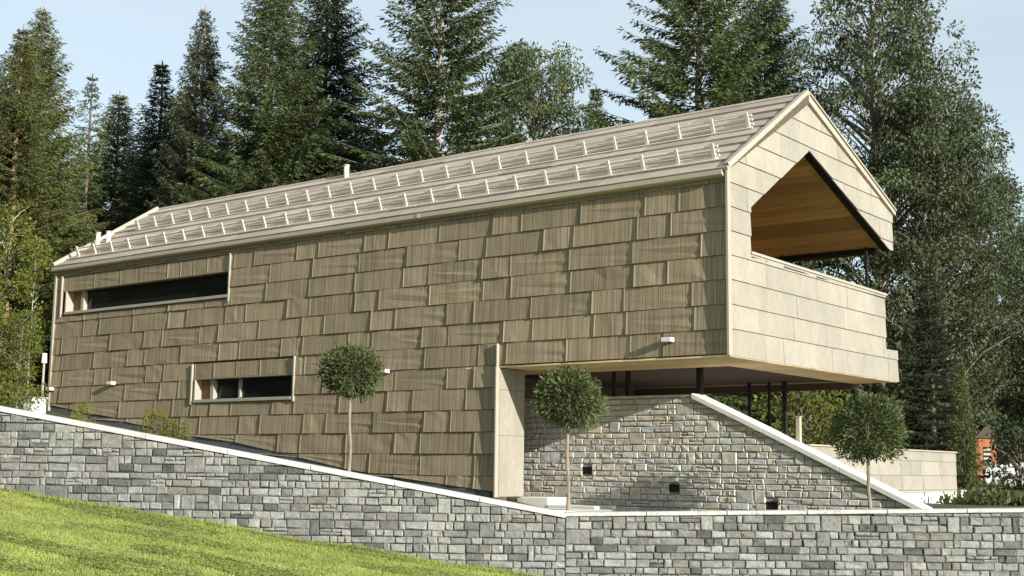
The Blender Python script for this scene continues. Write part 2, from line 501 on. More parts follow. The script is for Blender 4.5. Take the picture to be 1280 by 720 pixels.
def garden_wall(name, direction, length, top, bottom, label, coping_mat, seed, coping_t, lead=0.0):
    rng = np.random.default_rng(seed)
    d = np.array([direction[0], direction[1], 0.]); nrm = np.array([direction[1], -direction[0], 0.])
    if nrm[1] > 0: nrm = -nrm
    base = np.array([CORNER[0], CORNER[1], 0.])
    root = empty(name, (base[0], base[1], bottom(0)), 0, label, 'wall')
    off = np.array([0, 0, bottom(0)])
    P = lambda a, z, o: tuple(base + d * a + nrm * o + np.array([0, 0, z]) - (base + off))
    # core
    ct = coping_t
    m = MB()
    ring = [P(0, bottom(0) - .6, 0), P(length, bottom(length) - .6, 0), P(length, top(length) - ct - .004, 0), P(0, top(0) - ct - .004, 0)]
    m.prism(ring, -nrm * .32)
    m.build("wall_core", M['mortar'], root)
    # coping in lengths
    n = int(length / 1.2)
    for k in range(n):
        a, b = length * k / n, length * (k + 1) / n - .009
        if k == 0: a = -.004 + lead
        m = MB()
        ring = [P(a, top(a) - ct, .055), P(b, top(b) - ct, .055), P(b, top(b), .055), P(a, top(a), .055)]
        m.prism(ring, -nrm * .42)
        bevel(m.build("coping_stone", coping_mat, root), .008)
    tmax = max(top(0), top(length)); bmin = min(bottom(0), bottom(length))
    blocks = coursed(0, length, bmin - .12, tmax, .118, .09, .38, rng, .13)
    return root, lay_stones(root, blocks, P, lambda a: top(a) - ct - .006, lambda a: bottom(a) - .08, M['stone'], rng,
                     lambda a, z: in_frame(base + d * a + np.array([0, 0, z])), depth=.028)

print(garden_wall("garden_wall", LEFT_DIR, LEFT_LEN, left_top, left_bot,
            "grey stone garden wall with white coping climbing to the left above the lawn", M['coping'], 11, .078)[1])
print(garden_wall("garden_wall", RIGHT_DIR, RIGHT_LEN, right_top, lambda a: front_ground(CORNER[0] + a),
            "level grey stone garden wall with thin grey coping, running right below the overhang", M['coping_grey'], 12, .06)[1])

# ================================================================ the house
ZB = 2.47                                       # local z of the soffit above the root
HOUSE = empty("house", tuple(B2W(0, 0, -ZB)), AZ, "long house clad in tan panels with a cantilevered gabled upper floor and snow guards", "house")
def H(X, Y, Z): return (Y, X, Z + ZB)
def hbox(m, X, Y, Z): return m.box(H(X[0], Y[0], Z[0]), H(X[1], Y[1], Z[1]))
XL, HW, RY, RZ, WY, WZ = 20.05, 3.30, 3.17, 5.33, 7.40, 3.72
PW = 0.02                                       # face of the wall behind the panels (Y)
rng = np.random.default_rng(5)

# --- facade backing wall around the two openings
WIN_U = (13.04, 19.74, 1.93, 2.96); WIN_L = (10.74, 14.20, -.47, .44)
fw = MB()
def wallrect(X0, X1, Z0, Z1): hbox(fw, (X0, X1), (PW, .30), (Z0, Z1))
wallrect(0.05, 5.0, 0.0, 3.27)
wallrect(5.0, WIN_L[0], -3.0, 3.27)
wallrect(WIN_L[0], WIN_L[1], -3.0, WIN_L[2]); wallrect(WIN_L[0], WIN_L[1], WIN_L[3], 1.0)
wallrect(WIN_L[1], XL, -3.0, 1.0)
wallrect(WIN_L[0], WIN_U[0], 1.0, 3.27); wallrect(WIN_U[0], XL, 1.0, WIN_U[2]); wallrect(WIN_U[0], XL, WIN_U[3], 3.27)
wallrect(WIN_U[1], XL, WIN_U[2], WIN_U[3])
FAC = fw.build("facade_wall", M['backing'], HOUSE)

# --- cladding panels of the long facade
def panel(X0, X1, Z0, Z1, off, mat, parent, rng, out, flat=False, zcut=None, name="cladding_panel"):
    """X0<X1; off = outward offsets (right-low, left-low, left-top, right-top); creased face"""
    g = .004
    a, b = X0 + g, X1 - g
    z0, z1 = Z0 + .003, Z1 - .001
    zl0, zr0 = z0, z0
    if zcut is not None:
        zr0 = max(z0, zcut(a)); zl0 = max(z0, zcut(b))
        if zr0 > z1 - .03 and zl0 > z1 - .03: return None
        zr0 = min(zr0, z1 - .01); zl0 = min(zl0, z1 - .01)
    w = b - a
    fb, ft = sorted(rng.uniform(.15, .85, 2)) if rng.random() < .5 else sorted(rng.uniform(.15, .85, 2))[::-1]
    fb2, ft2 = min(.95, fb + rng.uniform(.1, .4)), min(.95, ft + rng.uniform(.1, .4))
    amp = 0 if flat else (.0045 if rng.random() < .45 else .0018)
    def o(f, s):                                  # f: 0 right..1 left, s: 0 low..1 top
        return (off[0] * (1 - f) + off[1] * f) * (1 - s) + (off[3] * (1 - f) + off[2] * f) * s
    lip = 1 - min(.022 / w, .2)
    if not flat and w > 1.0 and rng.random() < .5:      # fan of shallow creases from one end
        sr, sl_ = [0, rng.uniform(.12, .25), rng.uniform(.38, .5), rng.uniform(.66, .8), 1], [0, .50, .57, .64, 1]
        z_ = rng.uniform(.006, .012); zig = [0, z_, -z_ * .8, z_ * .9, 0]
        if rng.random() < .5: zig = [-q for q in zig]
        fs = [0, .5, lip, 1]
    else:
        sr = sl_ = [0, rng.uniform(.3, .7), 1]; zig = [0, rng.normal() * amp, 0]
        fs = [0, rng.uniform(.2, .45), rng.uniform(.55, .8) * lip, lip, 1]
    nc, nr = len(fs), len(sr); v = []; fc = []
    for back in (0, 1):
        for f in fs:
            for r_ in range(nr):
                t_ = sr[r_] * (1 - f) + sl_[r_] * f
                zb_ = zr0 + (zl0 - zr0) * f
                d_ = -.010 if back else o(f, t_) + zig[r_] * (1 - f) + (-.007 if f == lip else 0) + (rng.normal() * amp if 0 < f < lip and not back else 0)
                d_ = d_ if back else max(d_, .002); v.append(out(a + w * f, d_, zb_ + (z1 - zb_) * t_))
    I = lambda c, r, k=0: k * nc * nr + c * nr + r
    for c in range(nc - 1):
        for r_ in range(nr - 1): fc.append((I(c, r_), I(c + 1, r_), I(c + 1, r_ + 1), I(c, r_ + 1)))
        fc += [(I(c, 0, 1), I(c + 1, 0, 1), I(c + 1, 0), I(c, 0)), (I(c, nr - 1), I(c + 1, nr - 1), I(c + 1, nr - 1, 1), I(c, nr - 1, 1))]
    for r_ in range(nr - 1):
        fc += [(I(0, r_), I(0, r_ + 1), I(0, r_ + 1, 1), I(0, r_, 1)), (I(nc - 1, r_ + 1), I(nc - 1, r_), I(nc - 1, r_, 1), I(nc - 1, r_ + 1, 1))]
    me = bpy.data.meshes.new(name); me.from_pydata(v, [], fc); me.update()
    return link_mesh(name, me, mat, parent)

f_out = lambda X, o, Z: H(X, PW - o, Z)
ROWZ = [.05 + .425 * k for k in range(-7, 8)] + [3.27]
ROWZ[7] = .012 if False else ROWZ[7]
def openings(z0, z1):
    r = []
    for (a, b, c, d) in (WIN_U, WIN_L):
        if z0 < d - .02 and z1 > c + .02: r.append((a, b, c, d))
    return r
npan = 0
for z0, z1 in zip(ROWZ[:-1], ROWZ[1:]):
    under = z1 < .1
    lo = 5.03 if under else 0.018
    a = lo; first = True
    while a < XL - .03:
        w = 1.4 if (first or lastw < 1 or rng.random() < .45) else .7
        lastw = w
        if first: w *= rng.uniform(.35, 1.0); first = False
        b = min(a + w, XL - .03)
        if XL - .03 - b < .15: b = XL - .03
        pieces = [(a, b, z0, z1)]
        for (oa, ob, oc, od) in openings(z0, z1):
            new = []
            for (p, q, r, s) in pieces:
                if q <= oa + .01 or p >= ob - .01: new.append((p, q, r, s)); continue
                if p < oa - .05: new.append((p, oa, r, s))
                if q > ob + .05: new.append((ob, q, r, s))
                m0, m1 = max(p, oa), min(q, ob)
                if r < oc - .05: new.append((m0, m1, r, oc - .012))
                if s > od + .05: new.append((m0, m1, od, s))
            pieces = new
        for (p, q, r, s) in pieces:
            if q - p < .03 or s - r < .03: continue
            k = rng.uniform(.8, 1.25)
            off = (.018 * k, .047 * k, .024 * k, .005 * k)
            if (rr := panel(p, q, r, s, off, M['facade'], FAC, rng, f_out, zcut=lambda X: foot(X) + .10 if X > 5 else -9)): npan += 1
        a = b
print("facade panels", npan)
# lintel strips above the two windows, set back, of narrow upright boards
for (oa, ob, z0, z1) in ((WIN_U[0] + .03, WIN_U[1] - .03, 2.585, 2.95), (WIN_L[0] + .03, WIN_L[1] - .04, .09, .43)):
    a = oa
    while a < ob - .02:
        b = min(a + rng.choice([.5, .8, 1.1]), ob)
        panel(a, b, z0, z1, (.003, .02, .016, .002), M['facade'], FAC, rng, lambda X, o, Z: H(X, PW + .0 - o, Z), name="lintel_panel")
        a = b
    m = MB(); hbox(m, (oa, ob), (PW + .001, .30), (z0 + .005, z1)); m.build("lintel", M['backing'], FAC)
    m = MB(); hbox(m, (oa, ob), (-.005, .29), (z0 - .03, z0 - .002)); m.build("lintel_trim", M['facade'], FAC)

# --- windows
def window(name, xa, xb, z0, z1, depth, mull, frame_post):
    m = MB(); hbox(m, (xa, xb), (depth, depth + .03), (z0, z1)); w = m.build(name, M['glass'], HOUSE)
    m = MB(); hbox(m, (xa - .02, xb + .02), (-.045, depth - .002), (z0 - .075, z0 - .002)); bevel(m.build("window_sill", M['trim'], w), .006)
    m = MB(); hbox(m, (xb - .012, xb + .03), (-.02, depth - .004), (z0, z1)); m.build("jamb", M['trim'], w)
    m = MB(); hbox(m, (xa - .03, xa + .012), (-.02, depth - .004), (z0, z1)); m.build("jamb", M['black'], w)
    for X in mull:
        m = MB(); hbox(m, (X - .03, X + .03), (depth - .06, depth - .001), (z0, z1)); m.build("mullion", M['trim'], w)
    X = frame_post
    m = MB(); hbox(m, (X - .05, X + .06), (depth - .12, depth - .001), (z0, z1)); m.build("frame_post", M['trim'], w)
    m = MB(); hbox(m, (X + .07, xb - .015), (depth - .03, depth - .002), (z0, z1)); m.build("frame_panel", M['redwood_dark'], w)
    m = MB(); hbox(m, (xa, X), (depth - .05, depth - .002), (z0, z0 + .035)); hbox(m, (xa, X), (depth - .05, depth - .002), (z1 - .03, z1)); m.build("window_frame", M['black'], w)
    return w
window("window", 13.07, 19.56, 2.01, 2.553, .24, [], 19.02)
window("window", 10.80, 14.10, -.41, .058, .22, [12.72], 13.62)
# pale edge trims on the window surrounds
m = MB(); hbox(m, (13.0, 13.035), (-.045, .1), (1.84, 2.97)); m.build("window_trim", M['trim'], HOUSE)
m = MB(); hbox(m, (10.70, 10.735), (-.045, .1), (-.52, .47)); m.build("window_trim", M['trim'], HOUSE)
m = MB(); hbox(m, (14.20, 14.235), (-.045, .1), (-.52, .42)); m.build("window_trim", M['trim'], HOUSE)
m = MB(); hbox(m, (19.745, 19.79), (-.045, .1), (1.88, 2.97)); m.build("window_trim", M['trim'], HOUSE)

# --- edge trims
m = MB(); hbox(m, (-.03, .012), (-.092, .02), (.012, 3.24)); m.build("corner_trim", M['trim'], HOUSE)
m = MB(); hbox(m, (4.99, 5.022), (-.088, .02), (-2.47, .0)); hbox(m, (4.994, 5.018), (-.07, .02), (.0, .46)); m.build("corner_trim", M['trim'], HOUSE)
m = MB(); hbox(m, (XL - .025, XL + .05), (-.045, .30), (-1.2, 3.24)); m.build("corner_trim", M['trim'], HOUSE)

# --- body of the house behind the facade
m = MB(); hbox(m, (6.6, XL - .01), (.305, WY - .1), (-3.0, 3.2)); m.build("house_body", M['backing'], HOUSE)
m = MB(); hbox(m, (5.02, 6.6), (.305, .80), (-2.47, -.012)); PIER = m.build("pier", M['backing'], HOUSE)
# lit return face of the pier: upright cream panels
for (ya, yb) in ((.025, .30), (.304, .52), (.524, .81)):
    for (za, zb_) in ((-2.46, -1.3), (-1.296, -.425), (-.421, -.014)):
        m = MB(); hbox(m, (4.985 - rng.uniform(0, .006), 5.019), (ya, yb), (za, zb_)); bevel(m.build("pier_panel", M['gable'], PIER), .004)
# plinth under the cladding
m = MB()
pts = [(5.2, foot(5.2) + .09), (8.87, foot(8.87) + .09), (12.45, foot(12.45) + .09), (14.6, foot(14.6) + .09), (20.0, foot(20) + .09)]
for (xa, za), (xb, zb_) in zip(pts[:-1], pts[1:]):
    m.prism([H(xa, .012, -3.2), H(xb, .012, -3.2), H(xb, .012, zb_), H(xa, .012, za)], (.006, 0, 0))
m.build("plinth", M['plinth'], HOUSE)

# --- gable wall: frame with a big opening
IA, IR, IL = (3.30, 4.24), (7.20, 2.845), (.83, 2.706)
PAR_L, PAR_R = 1.862, 1.80
REG = [[(0, .0), (.83, .0), (.83, 2.706), (0, 3.27)],
       [(0, 3.27), (.83, 2.706), (3.30, 4.24), (3.17, 5.29)],
       [(3.17, 5.29), (3.30, 4.24), (7.20, 2.845), (7.39, 2.845), (7.39, 3.69)],
       [(.83, .0), (6.86, .0), (6.86, PAR_R), (.83, PAR_L)],
       [(6.86, .0), (7.478, .0), (7.478, .68), (6.86, .67)]]
m = MB()
for r in REG:
    m.prism([H(.03, max(y, .045), z + (.004 if z == 0 else 0)) for y, z in r], (0, .155, 0))
GAB = m.build("gable_wall", M['backing'], HOUSE)
def clip(poly, reg):
    """Sutherland-Hodgman: poly by convex ccw/cw region"""
    c = np.mean(reg, 0)
    for k in range(len(reg)):
        p, q = np.array(reg[k]), np.array(reg[(k + 1) % len(reg)])
        e = q - p; n = np.array([-e[1], e[0]])
        if n @ (c - p) < 0: n = -n
        new = []
        for i in range(len(poly)):
            s, t = np.array(poly[i]), np.array(poly[(i + 1) % len(poly)])
            ds, dt = n @ (s - p), n @ (t - p)
            if ds >= 0: new.append(tuple(s))
            if (ds >= 0) != (dt >= 0): new.append(tuple(s + (t - s) * ds / (ds - dt)))
        poly = new
        if len(poly) < 3: return []
    return poly
def gable_panels(regs, X, parent, rows, y0, y1, mat, seed, name="cladding_panel"):
    rg = np.random.default_rng(seed); n = 0
    for z0, z1 in zip(rows[:-1], rows[1:]):
        a = y0 - rg.uniform(0, 1.0)
        while a < y1:
            b = a + (1.4 if rg.random() < .6 else .7)
            d = rg.uniform(.010, .018); g = .0075
            m = MB()
            for r in regs:
                pl = clip([(a + g, z0 + g), (b - g, z0 + g), (b - g, z1 - .001), (a + g, z1 - .001)], r)
                if len(pl) < 3: continue
                ys, zs = [p[0] for p in pl], [p[1] for p in pl]
                if (max(ys) - min(ys)) * (max(zs) - min(zs)) < .004: continue
                def dep(y, z):
                    f = (z - z0) / (z1 - z0); h = (y - a) / (b - a)
                    return (d + .012) * (1 - f) + d * .35 * f + .004 * h
                i = len(m.v); k = len(pl)
                m.v += [H(X - dep(y, z), y, z) for y, z in pl] + [H(X + .012, y, z) for y, z in pl]
                m.f.append(tuple(range(i, i + k)))
                for q in range(k):
                    l = (q + 1) % k; m.f.append((i + q, i + k + q, i + k + l, i + l))
            if m.f:
                m.build(name, mat, parent); n += 1
            a = b
    return n
rows = [.004] + [.05 + .425 * k for k in range(1, 14)]
print("gable panels", gable_panels(REG, .03, GAB, rows, 0.02, 7.5, M['gable'], 21))
# parapet cap, reveals, verge trims
m = MB(); m.prism([H(-.02, .80, PAR_L + .004), H(-.02, 6.90, PAR_R + .004), H(-.02, 6.90, PAR_R + .05), H(-.02, .80, PAR_L + .05)], (0, .36, 0)); m.build("parapet_cap", M['trim'], HOUSE)
m = MB(); m.prism([H(.005, .82, PAR_L - .06), H(.005, 6.88, PAR_R - .06), H(.005, 6.88, PAR_R - .035), H(.005, .82, PAR_L - .035)], (0, .02, 0)); m.build("gap_shade_strip", M['black'], HOUSE)  # solid black strip draws the shade line under the cap
def strip(p, q, X0, X1, t, side):
    """band along p-q (Y,Z), thickness t to one side"""
    p, q = np.array(p), np.array(q); e = (q - p) / np.linalg.norm(q - p); n = np.array([-e[1], e[0]]) * side
    mm = MB(); ring = [p, q, q + n * t, p + n * t]
    mm.prism([H(X0, *r) for r in ring], np.array(H(X1, 0, 0)) - np.array(H(X0, 0, 0)))
    return mm
strip(IA, (7.215, 2.84), .022, .19, .028, -1).build("reveal_lining", M['black'], HOUSE)
strip(IL, IA, .035, .19, .02, -1).build("reveal_lining", M['black'], HOUSE)
strip((.83, PAR_L + .05), (.83, 2.70), .035, .30, .012, -1).build("reveal_lining", M['gable'], HOUSE)
strip((-.075, 3.262), (RY, RZ + .01), -.06, .03, .075, 1).build("verge_trim", M['trim'], HOUSE)
strip((RY, RZ + .01), (WY + .03, WZ - .005), -.075, .0, .035, 1).build("verge_trim", M['trim'], HOUSE)
strip((RY + .03, RZ - .045), (WY + .01, WZ - .06), -.012, .02, .05, 1).build("gap_shade_strip", M['black'], HOUSE)  # black strip stands for the shadow in the gap below the verge
strip((-.075, 3.262), (RY, RZ + .01), XL + .02, XL + .10, .10, 1).build("verge_trim", M['trim'], HOUSE)
# end gable of the far side
m = MB(); m.prism([H(XL - .02, 0.31, 3.2), H(XL - .02, WY - .1, 3.2), H(XL - .02, WY - .1, 3.6), H(XL - .02, RY, RZ - .1), H(XL - .02, .31, 3.4)], (0, -.2, 0)); m.build("gable_wall", M['gable'], HOUSE)
# edge of the right side wall above and floor edge
m = MB(); hbox(m, (.31, 6.6), (7.10, 7.36), (2.80, 2.99)); m.build("eave_beam", M['black'], HOUSE)
m = MB(); hbox(m, (.31, 6.6), (7.06, 7.40), (.03, .62)); m.build("floor_edge", M['gable'], HOUSE)
for X in (.42, 2.4, 4.4):
    m = MB(); hbox(m, (X, X + .05), (6.92, 6.98), (.62, 2.9)); m.build("balcony_post", M['black'], HOUSE)
m = MB(); hbox(m, (.31, 6.59), (.30, 7.05), (.06, .34)); m.build("balcony_floor", M['darkwood'], HOUSE)
m = MB(); hbox(m, (6.3, 6.59), (.31, 7.05), (.35, 3.2)); m.build("loggia_wall", M['larch'], HOUSE)

# --- loggia ceiling boards on the underside of the right roof slope
e = np.array([7.22 - 3.28, 2.86 - 4.27]); Ln = np.linalg.norm(e); e = e / Ln; nn = np.array([-e[1], e[0]])
if nn[1] < 0: nn = -nn
nb = 22
for k in range(nb):
    p = np.array([3.28, 4.27]) + e * (Ln * k / nb + .004); q = np.array([3.28, 4.27]) + e * (Ln * (k + 1) / nb - .004)
    m = MB(); o_ = rng.uniform(0, .006)
    m.prism([H(.193, *(p + nn * o_)), H(.193, *(q + nn * o_)), H(.193, *(q + nn * .03)), H(.193, *(p + nn * .03))], (0, 6.3, 0))
    m.build("ceiling_board", M['larch'], HOUSE)
for k in range(14):
    p0, q0 = np.array([.34, 2.42]), np.array([3.28, 4.27]); L2 = np.linalg.norm(q0 - p0); e2 = (q0 - p0) / L2; n2 = np.array([-e2[1], e2[0]])
    p = p0 + e2 * (L2 * k / 14 + .004); q = p0 + e2 * (L2 * (k + 1) / 14 - .004)
    m = MB(); m.prism([H(.30, *p), H(.30, *q), H(.30, *(q + n2 * .03)), H(.30, *(p + n2 * .03))], (0, 6.2, 0)); m.build("ceiling_board", M['larch'], HOUSE)

# --- soffit: pale frame of boards at the edges, dark boards inside
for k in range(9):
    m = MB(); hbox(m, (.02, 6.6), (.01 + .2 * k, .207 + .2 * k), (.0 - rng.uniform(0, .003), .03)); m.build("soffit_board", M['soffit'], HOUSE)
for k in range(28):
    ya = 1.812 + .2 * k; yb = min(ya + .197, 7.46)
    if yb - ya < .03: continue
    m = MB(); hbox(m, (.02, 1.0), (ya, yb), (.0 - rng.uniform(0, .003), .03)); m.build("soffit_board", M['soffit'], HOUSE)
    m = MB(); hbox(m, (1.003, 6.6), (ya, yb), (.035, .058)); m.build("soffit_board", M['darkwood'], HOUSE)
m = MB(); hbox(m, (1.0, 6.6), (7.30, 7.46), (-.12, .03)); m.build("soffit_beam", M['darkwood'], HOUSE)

# --- roof
ROOF = None
s1 = np.array([RY + .10, RZ - 3.22]) ; 
def roofpt(t, lift=0.):                          # along the left slope: 0 eave .. 1 ridge
    p = np.array([-.10, 3.215]) + t * (np.array([RY, RZ]) - np.array([-.10, 3.215]))
    nrm = np.array([-(RZ - 3.215), RY + .1]); nrm /= np.linalg.norm(nrm)
    return p + nrm * lift
m = MB()
a, b = roofpt(0, -.16), roofpt(1, -.16)
m.prism([H(-.05, *roofpt(.03, -.012)), H(-.05, *roofpt(1, -.012)), H(-.05, RY, RZ - .2), H(-.05, .05, 3.28)], (0, XL + .12, 0))
ROOF = m.build("roof", M['backing'], HOUSE)
m = MB(); m.prism([H(-.05, RY, RZ - .012), H(-.05, WY + .03, WZ - .02), H(-.05, WY + .03, WZ - .10), H(-.05, RY, RZ - .15)], (0, XL + .12, 0)); m.build("roof_slope", M['roof'], ROOF)
NC = 9
for k in range(NC):
    t0, t1 = k / NC, (k + 1) / NC
    X = -.05 - rng.uniform(0, .9)
    while X < XL + .07:
        w = 1.4 if rng.random() < .6 else .7
        xa, xb = max(X, -.05) + .004, min(X + w, XL + .07) - .004
        X += w
        if xb - xa < .05: continue
        kk = rng.uniform(.9, 1.08)
        m = MB(); 
        lo, hi = roofpt(t0, .05 * kk), roofpt(t1 + .01, .008 * kk)
        lo_b, hi_b = roofpt(t0, -.01), roofpt(t1 + .01, -.012)
        m.prism([H(xa, *lo), H(xa, *hi), H(xa, *hi_b), H(xa, *lo_b)], (0, xb - xa, 0))
        m.build("roof_panel", M['roof'], ROOF)
m = MB(); m.tube([H(-.06, RY, RZ + .005), H(XL + .08, RY, RZ + .005)], .05, 6); m.build("ridge_cap", M['roof'], ROOF)
# gutter along the eave
m = MB()
prof = [(-.045, 3.30), (-.055, 3.195), (-.10, 3.175), (-.145, 3.20), (-.155, 3.285), (-.145, 3.292), (-.135, 3.21), (-.10, 3.19)]
prof = [(-.04, 3.215), (-.05, 3.13), (-.095, 3.11), (-.14, 3.14), (-.15, 3.215), (-.14, 3.22), (-.10, 3.16), (-.06, 3.17)]
m.prism([H(.05, y, z) for y, z in prof], (0, XL + .02, 0))
m.build("gutter", M['gutter'], HOUSE)
m = MB(); m.prism([H(7.02, y * 1.06, z - .004) for y, z in prof], (0, .09, 0)); m.build("gutter_joint", M['gutter'], HOUSE)
m = MB(); hbox(m, (.04, XL), (-.035, .018), (3.10, 3.26)); m.build("fascia", M['gutter'], HOUSE)
# snow guards: two rows of bracket posts with rails
sl = (np.array([RY, RZ]) - np.array([-.10, 3.215])); sl /= np.linalg.norm(sl); sn = np.array([-sl[1], sl[0]])
for (Yc, x0, x1) in ((.36, .45, 19.6), (1.70, .47, 18.9)):
    t = (Yc + .10) / (RY + .10)
    gb = empty("snow_guard", (0, 0, 0)); gb.parent = HOUSE
    gb.name = "snow_guard"
    n = int(round((x1 - x0) / .745)); 
    c = roofpt(t, .02)
    xs = [x0 + (x1 - x0) * k / n for k in range(n + 1)]
    for X in xs:
        m = MB()
        up = np.array([0, 1.]) ; lean = sn * .75 + up * .25
        p0, p1 = c, c + lean * .31
        ring = [p0 - sl * .03, p0 + sl * .06, p1 + sl * .012, p1 - sl * .012]
        m.prism([H(X - .032, *r) for r in ring], (0, .064, 0))
        foot_ = [p0 - sl * .07, p0 + sl * .10, p0 + sl * .10 + sn * .02, p0 - sl * .07 + sn * .02]
        m.prism([H(X - .035, *r) for r in foot_], (0, .07, 0))
        m.build("bracket", M['guard'], gb)
    for h in (.07, .155, .24):
        m = MB(); p = c + (sn * .75 + np.array([0, .25])) * h + sl * .022
        m.tube([H(xs[0] - .1, *p), H(xs[-1] + .12, *p)], .023, 6); m.build("rail", M['guard'], gb)
    m = MB(); p = c - sl * .07 + sn * .012
    m.prism([H(xs[0] - .1, *p), H(xs[0] - .1, *(p + sl * .05)), H(xs[0] - .1, *(p + sl * .05 + sn * .02)), H(xs[0] - .1, *(p + sn * .02))], (0, xs[-1] - xs[0] + .2, 0)); m.build("base_strip", M['guard'], gb)
# vent pipes
def pipe(X, Y, Z0, Z1, r):
    m = MB(); m.tube([H(X, Y, Z0), H(X, Y, Z1)], r, 10); o = m.build("vent_pipe", M['white'], ROOF, True)
    m = MB(); m.tube([H(X, Y, Z1 - .015), H(X, Y, Z1 + .03)], r * 1.25, 10); m.build("pipe_cap", M['trim'], o)
pipe(19.75, .98, 3.8, 4.28, .06); pipe(19.45, 1.10, 3.85, 4.30, .065); pipe(12.4, 3.05, 5.1, 5.56, .065)

# --- wall lights on the facade (screwed on one by one)
for (X, Z, lab) in ((1.17, .33, "small white wall light on the tan facade just above the overhang soffit"),
                    (7.94, .03, "small white wall light on the facade beside the leftmost topiary crown"),
                    (17.27, .07, "small white wall light on the facade, left of the lower window"),
                    (19.93, .0, "small white wall light at the far left edge of the facade")):
    r = empty("wall_light", tuple(B2W(X, PW - .03, Z)), AZ, lab, "wall light", "wall lights on the facade")
    m = MB(); m.box((-.155, -.10, -.04), (-.02, .10, .04)); bevel(m.build("lamp_body", M['white'], r), .012, 2)
    m = MB(); m.box((-.03, -.05, -.05), (.03, .05, .05)); m.build("wall_mount", M['black'], r)
    m = MB(); m.box((-.14, .102, -.03), (-.03, .115, .03)); m.build("lens", M['black'], r)

# ================================================================ stone flank wall under the overhang
FY = 1.70
FR = empty("flank_wall", tuple(B2W(-2.5, FY, -2.75)), AZ, "pale warm stone wall below the overhang whose white coping slopes down to the right", "wall")
def FH(X, Y, Z): return (Y - FY, X + 2.5, Z + 2.75)
ftop = lambda X: -.52 if X >= 1.68 else -.52 - (1.68 - X) * (2.46 - .52) / (1.68 + 2.49)
m = MB(); m.prism([FH(-2.6, FY + .02, -3), FH(6.55, FY + .02, -3), FH(6.55, FY + .02, -.60), FH(1.68, FY + .02, -.60), FH(-2.6, FY + .02, ftop(-2.6) - .085)], (.30, 0, 0))
m.build("wall_core", M['mortar_pale'], FR)
NI = [(734, 588), (843, 610), (965, 632)]
def onY(u, v, Y):
    d = ray(u, v); t = (np.array([A0[0], A0[1]]) @ D2[:2] + Y) / (d[:2] @ D2[:2])
    return W2B(np.array([d[0] * t, d[1] * t, d[2] * t + EYE]))
holes = []
for (u, v) in NI:
    X, _, Z = onY(u, v, FY)
    holes.append((X - .11, X + .11, Z - .07, Z + .07))
    m = MB()
    for (a_, b_, c_, d_) in ((-.11, -.09, -.07, .07), (.09, .11, -.07, .07), (-.09, .09, .05, .07), (-.09, .09, -.07, -.05)):
        m.box(FH(X + a_, FY - .005, Z + c_), FH(X + b_, FY + .018, Z + d_))
    w_ = m.build("niche_frame", M['black'], FR)
    m = MB(); m.box(FH(X - .09, FY + .012, Z - .05), FH(X + .09, FY + .019, Z + .05)); m.build("niche_back", M['black'], FR)
blocks = coursed(-2.6, 6.5, -2.85, -.52, .117, .12, .40, np.random.default_rng(31), .08, holes)
def fl3(a, z, o): return FH(a, FY - o, z)
def fvis(a, z):
    u, v = px_of(B2W(a, FY, z)); return 652 < u < 1160 and v < 640
print("flank", lay_stones(FR, blocks, fl3, lambda a: ftop(a) - .075 if a < 1.68 else -.565, lambda a: -2.85, M['stone_warm'], np.random.default_rng(32), fvis, depth=.012))
n = 3
for k in range(n):
    xa, xb = -2.62 + (1.72 + 2.62) * k / n, -2.62 + (1.72 + 2.62) * (k + 1) / n - .005
    m = MB(); m.prism([FH(xa, FY - .06, ftop(xa) - .07), FH(xb, FY - .06, ftop(min(xb, 1.679)) - .07), FH(xb, FY - .06, ftop(min(xb, 1.679)) + .03), FH(xa, FY - .06, ftop(xa) + .03)], (.46, 0, 0))
    bevel(m.build("coping_stone", M['white'], FR), .008)
m = MB(); m.box(FH(1.73, FY - .03, -.562), FH(6.5, FY + .32, -.51)); m.build("coping_stone", M['coping_grey'], FR)

# terrace behind it, steps foot, low clad parapet
m = MB(); m.box((0, 0, 0), (5.2, 6.3, .1)); 
t_ = m.build("terrace", M['paving']); t_.location = tuple(B2W(.2, FY + .33, -1.62)); t_.rotation_euler = (0, 0, AZ); tag(t_, kind='structure')
PX = -.45
PR = empty("parapet_wall", tuple(B2W(PX, 1.9, -2.7)), AZ, "low cream clad parapet wall on a white base behind the right topiary", "wall")
def PH(X, Y, Z): return (Y - 1.9, X - PX, Z + 2.7)
m = MB(); m.box(PH(PX + .02, 2.08, -2.28), PH(PX + .26, 9.55, -1.47)); PW_ = m.build("wall_core", M['backing'], PR)
rg = np.random.default_rng(8)
for (z0, z1) in ((-2.262, -1.965), (-1.961, -1.665), (-1.661, -1.462)):
    a = 2.05 - rg.uniform(0, .4)
    while a < 9.55:
        b = a + (1.12 if rg.random() < .6 else .56); ya, yb = max(a, 2.06) + .006, min(b, 9.556) - .006; a = b
        if yb - ya < .05: continue
        d = rg.uniform(.008, .014)
        m = MB(); m.prism([PH(PX + .019, ya, z0), PH(PX + .015 - d, ya, z0 + .003), PH(PX + .016, ya, z1), PH(PX + .02, ya, z1)], (yb - ya, 0, 0)); m.build("cladding_panel", M['gable'], PR)
m = MB(); m.box(PH(PX - .02, 2.05, -1.459), PH(PX + .29, 9.58, -1.43)); m.build("parapet_cap", M['trim'], PR)
m = MB(); m.box(PH(PX - .06, 2.05, -2.9), PH(PX + .33, 9.85, -2.31)); bevel(m.build("base", M['white'], PR), .01)
m = MB(); m.box(PH(PX - .09, 2.05, -2.307), PH(PX + .35, 9.88, -2.27)); m.build("base_ledge", M['trim'], PR)

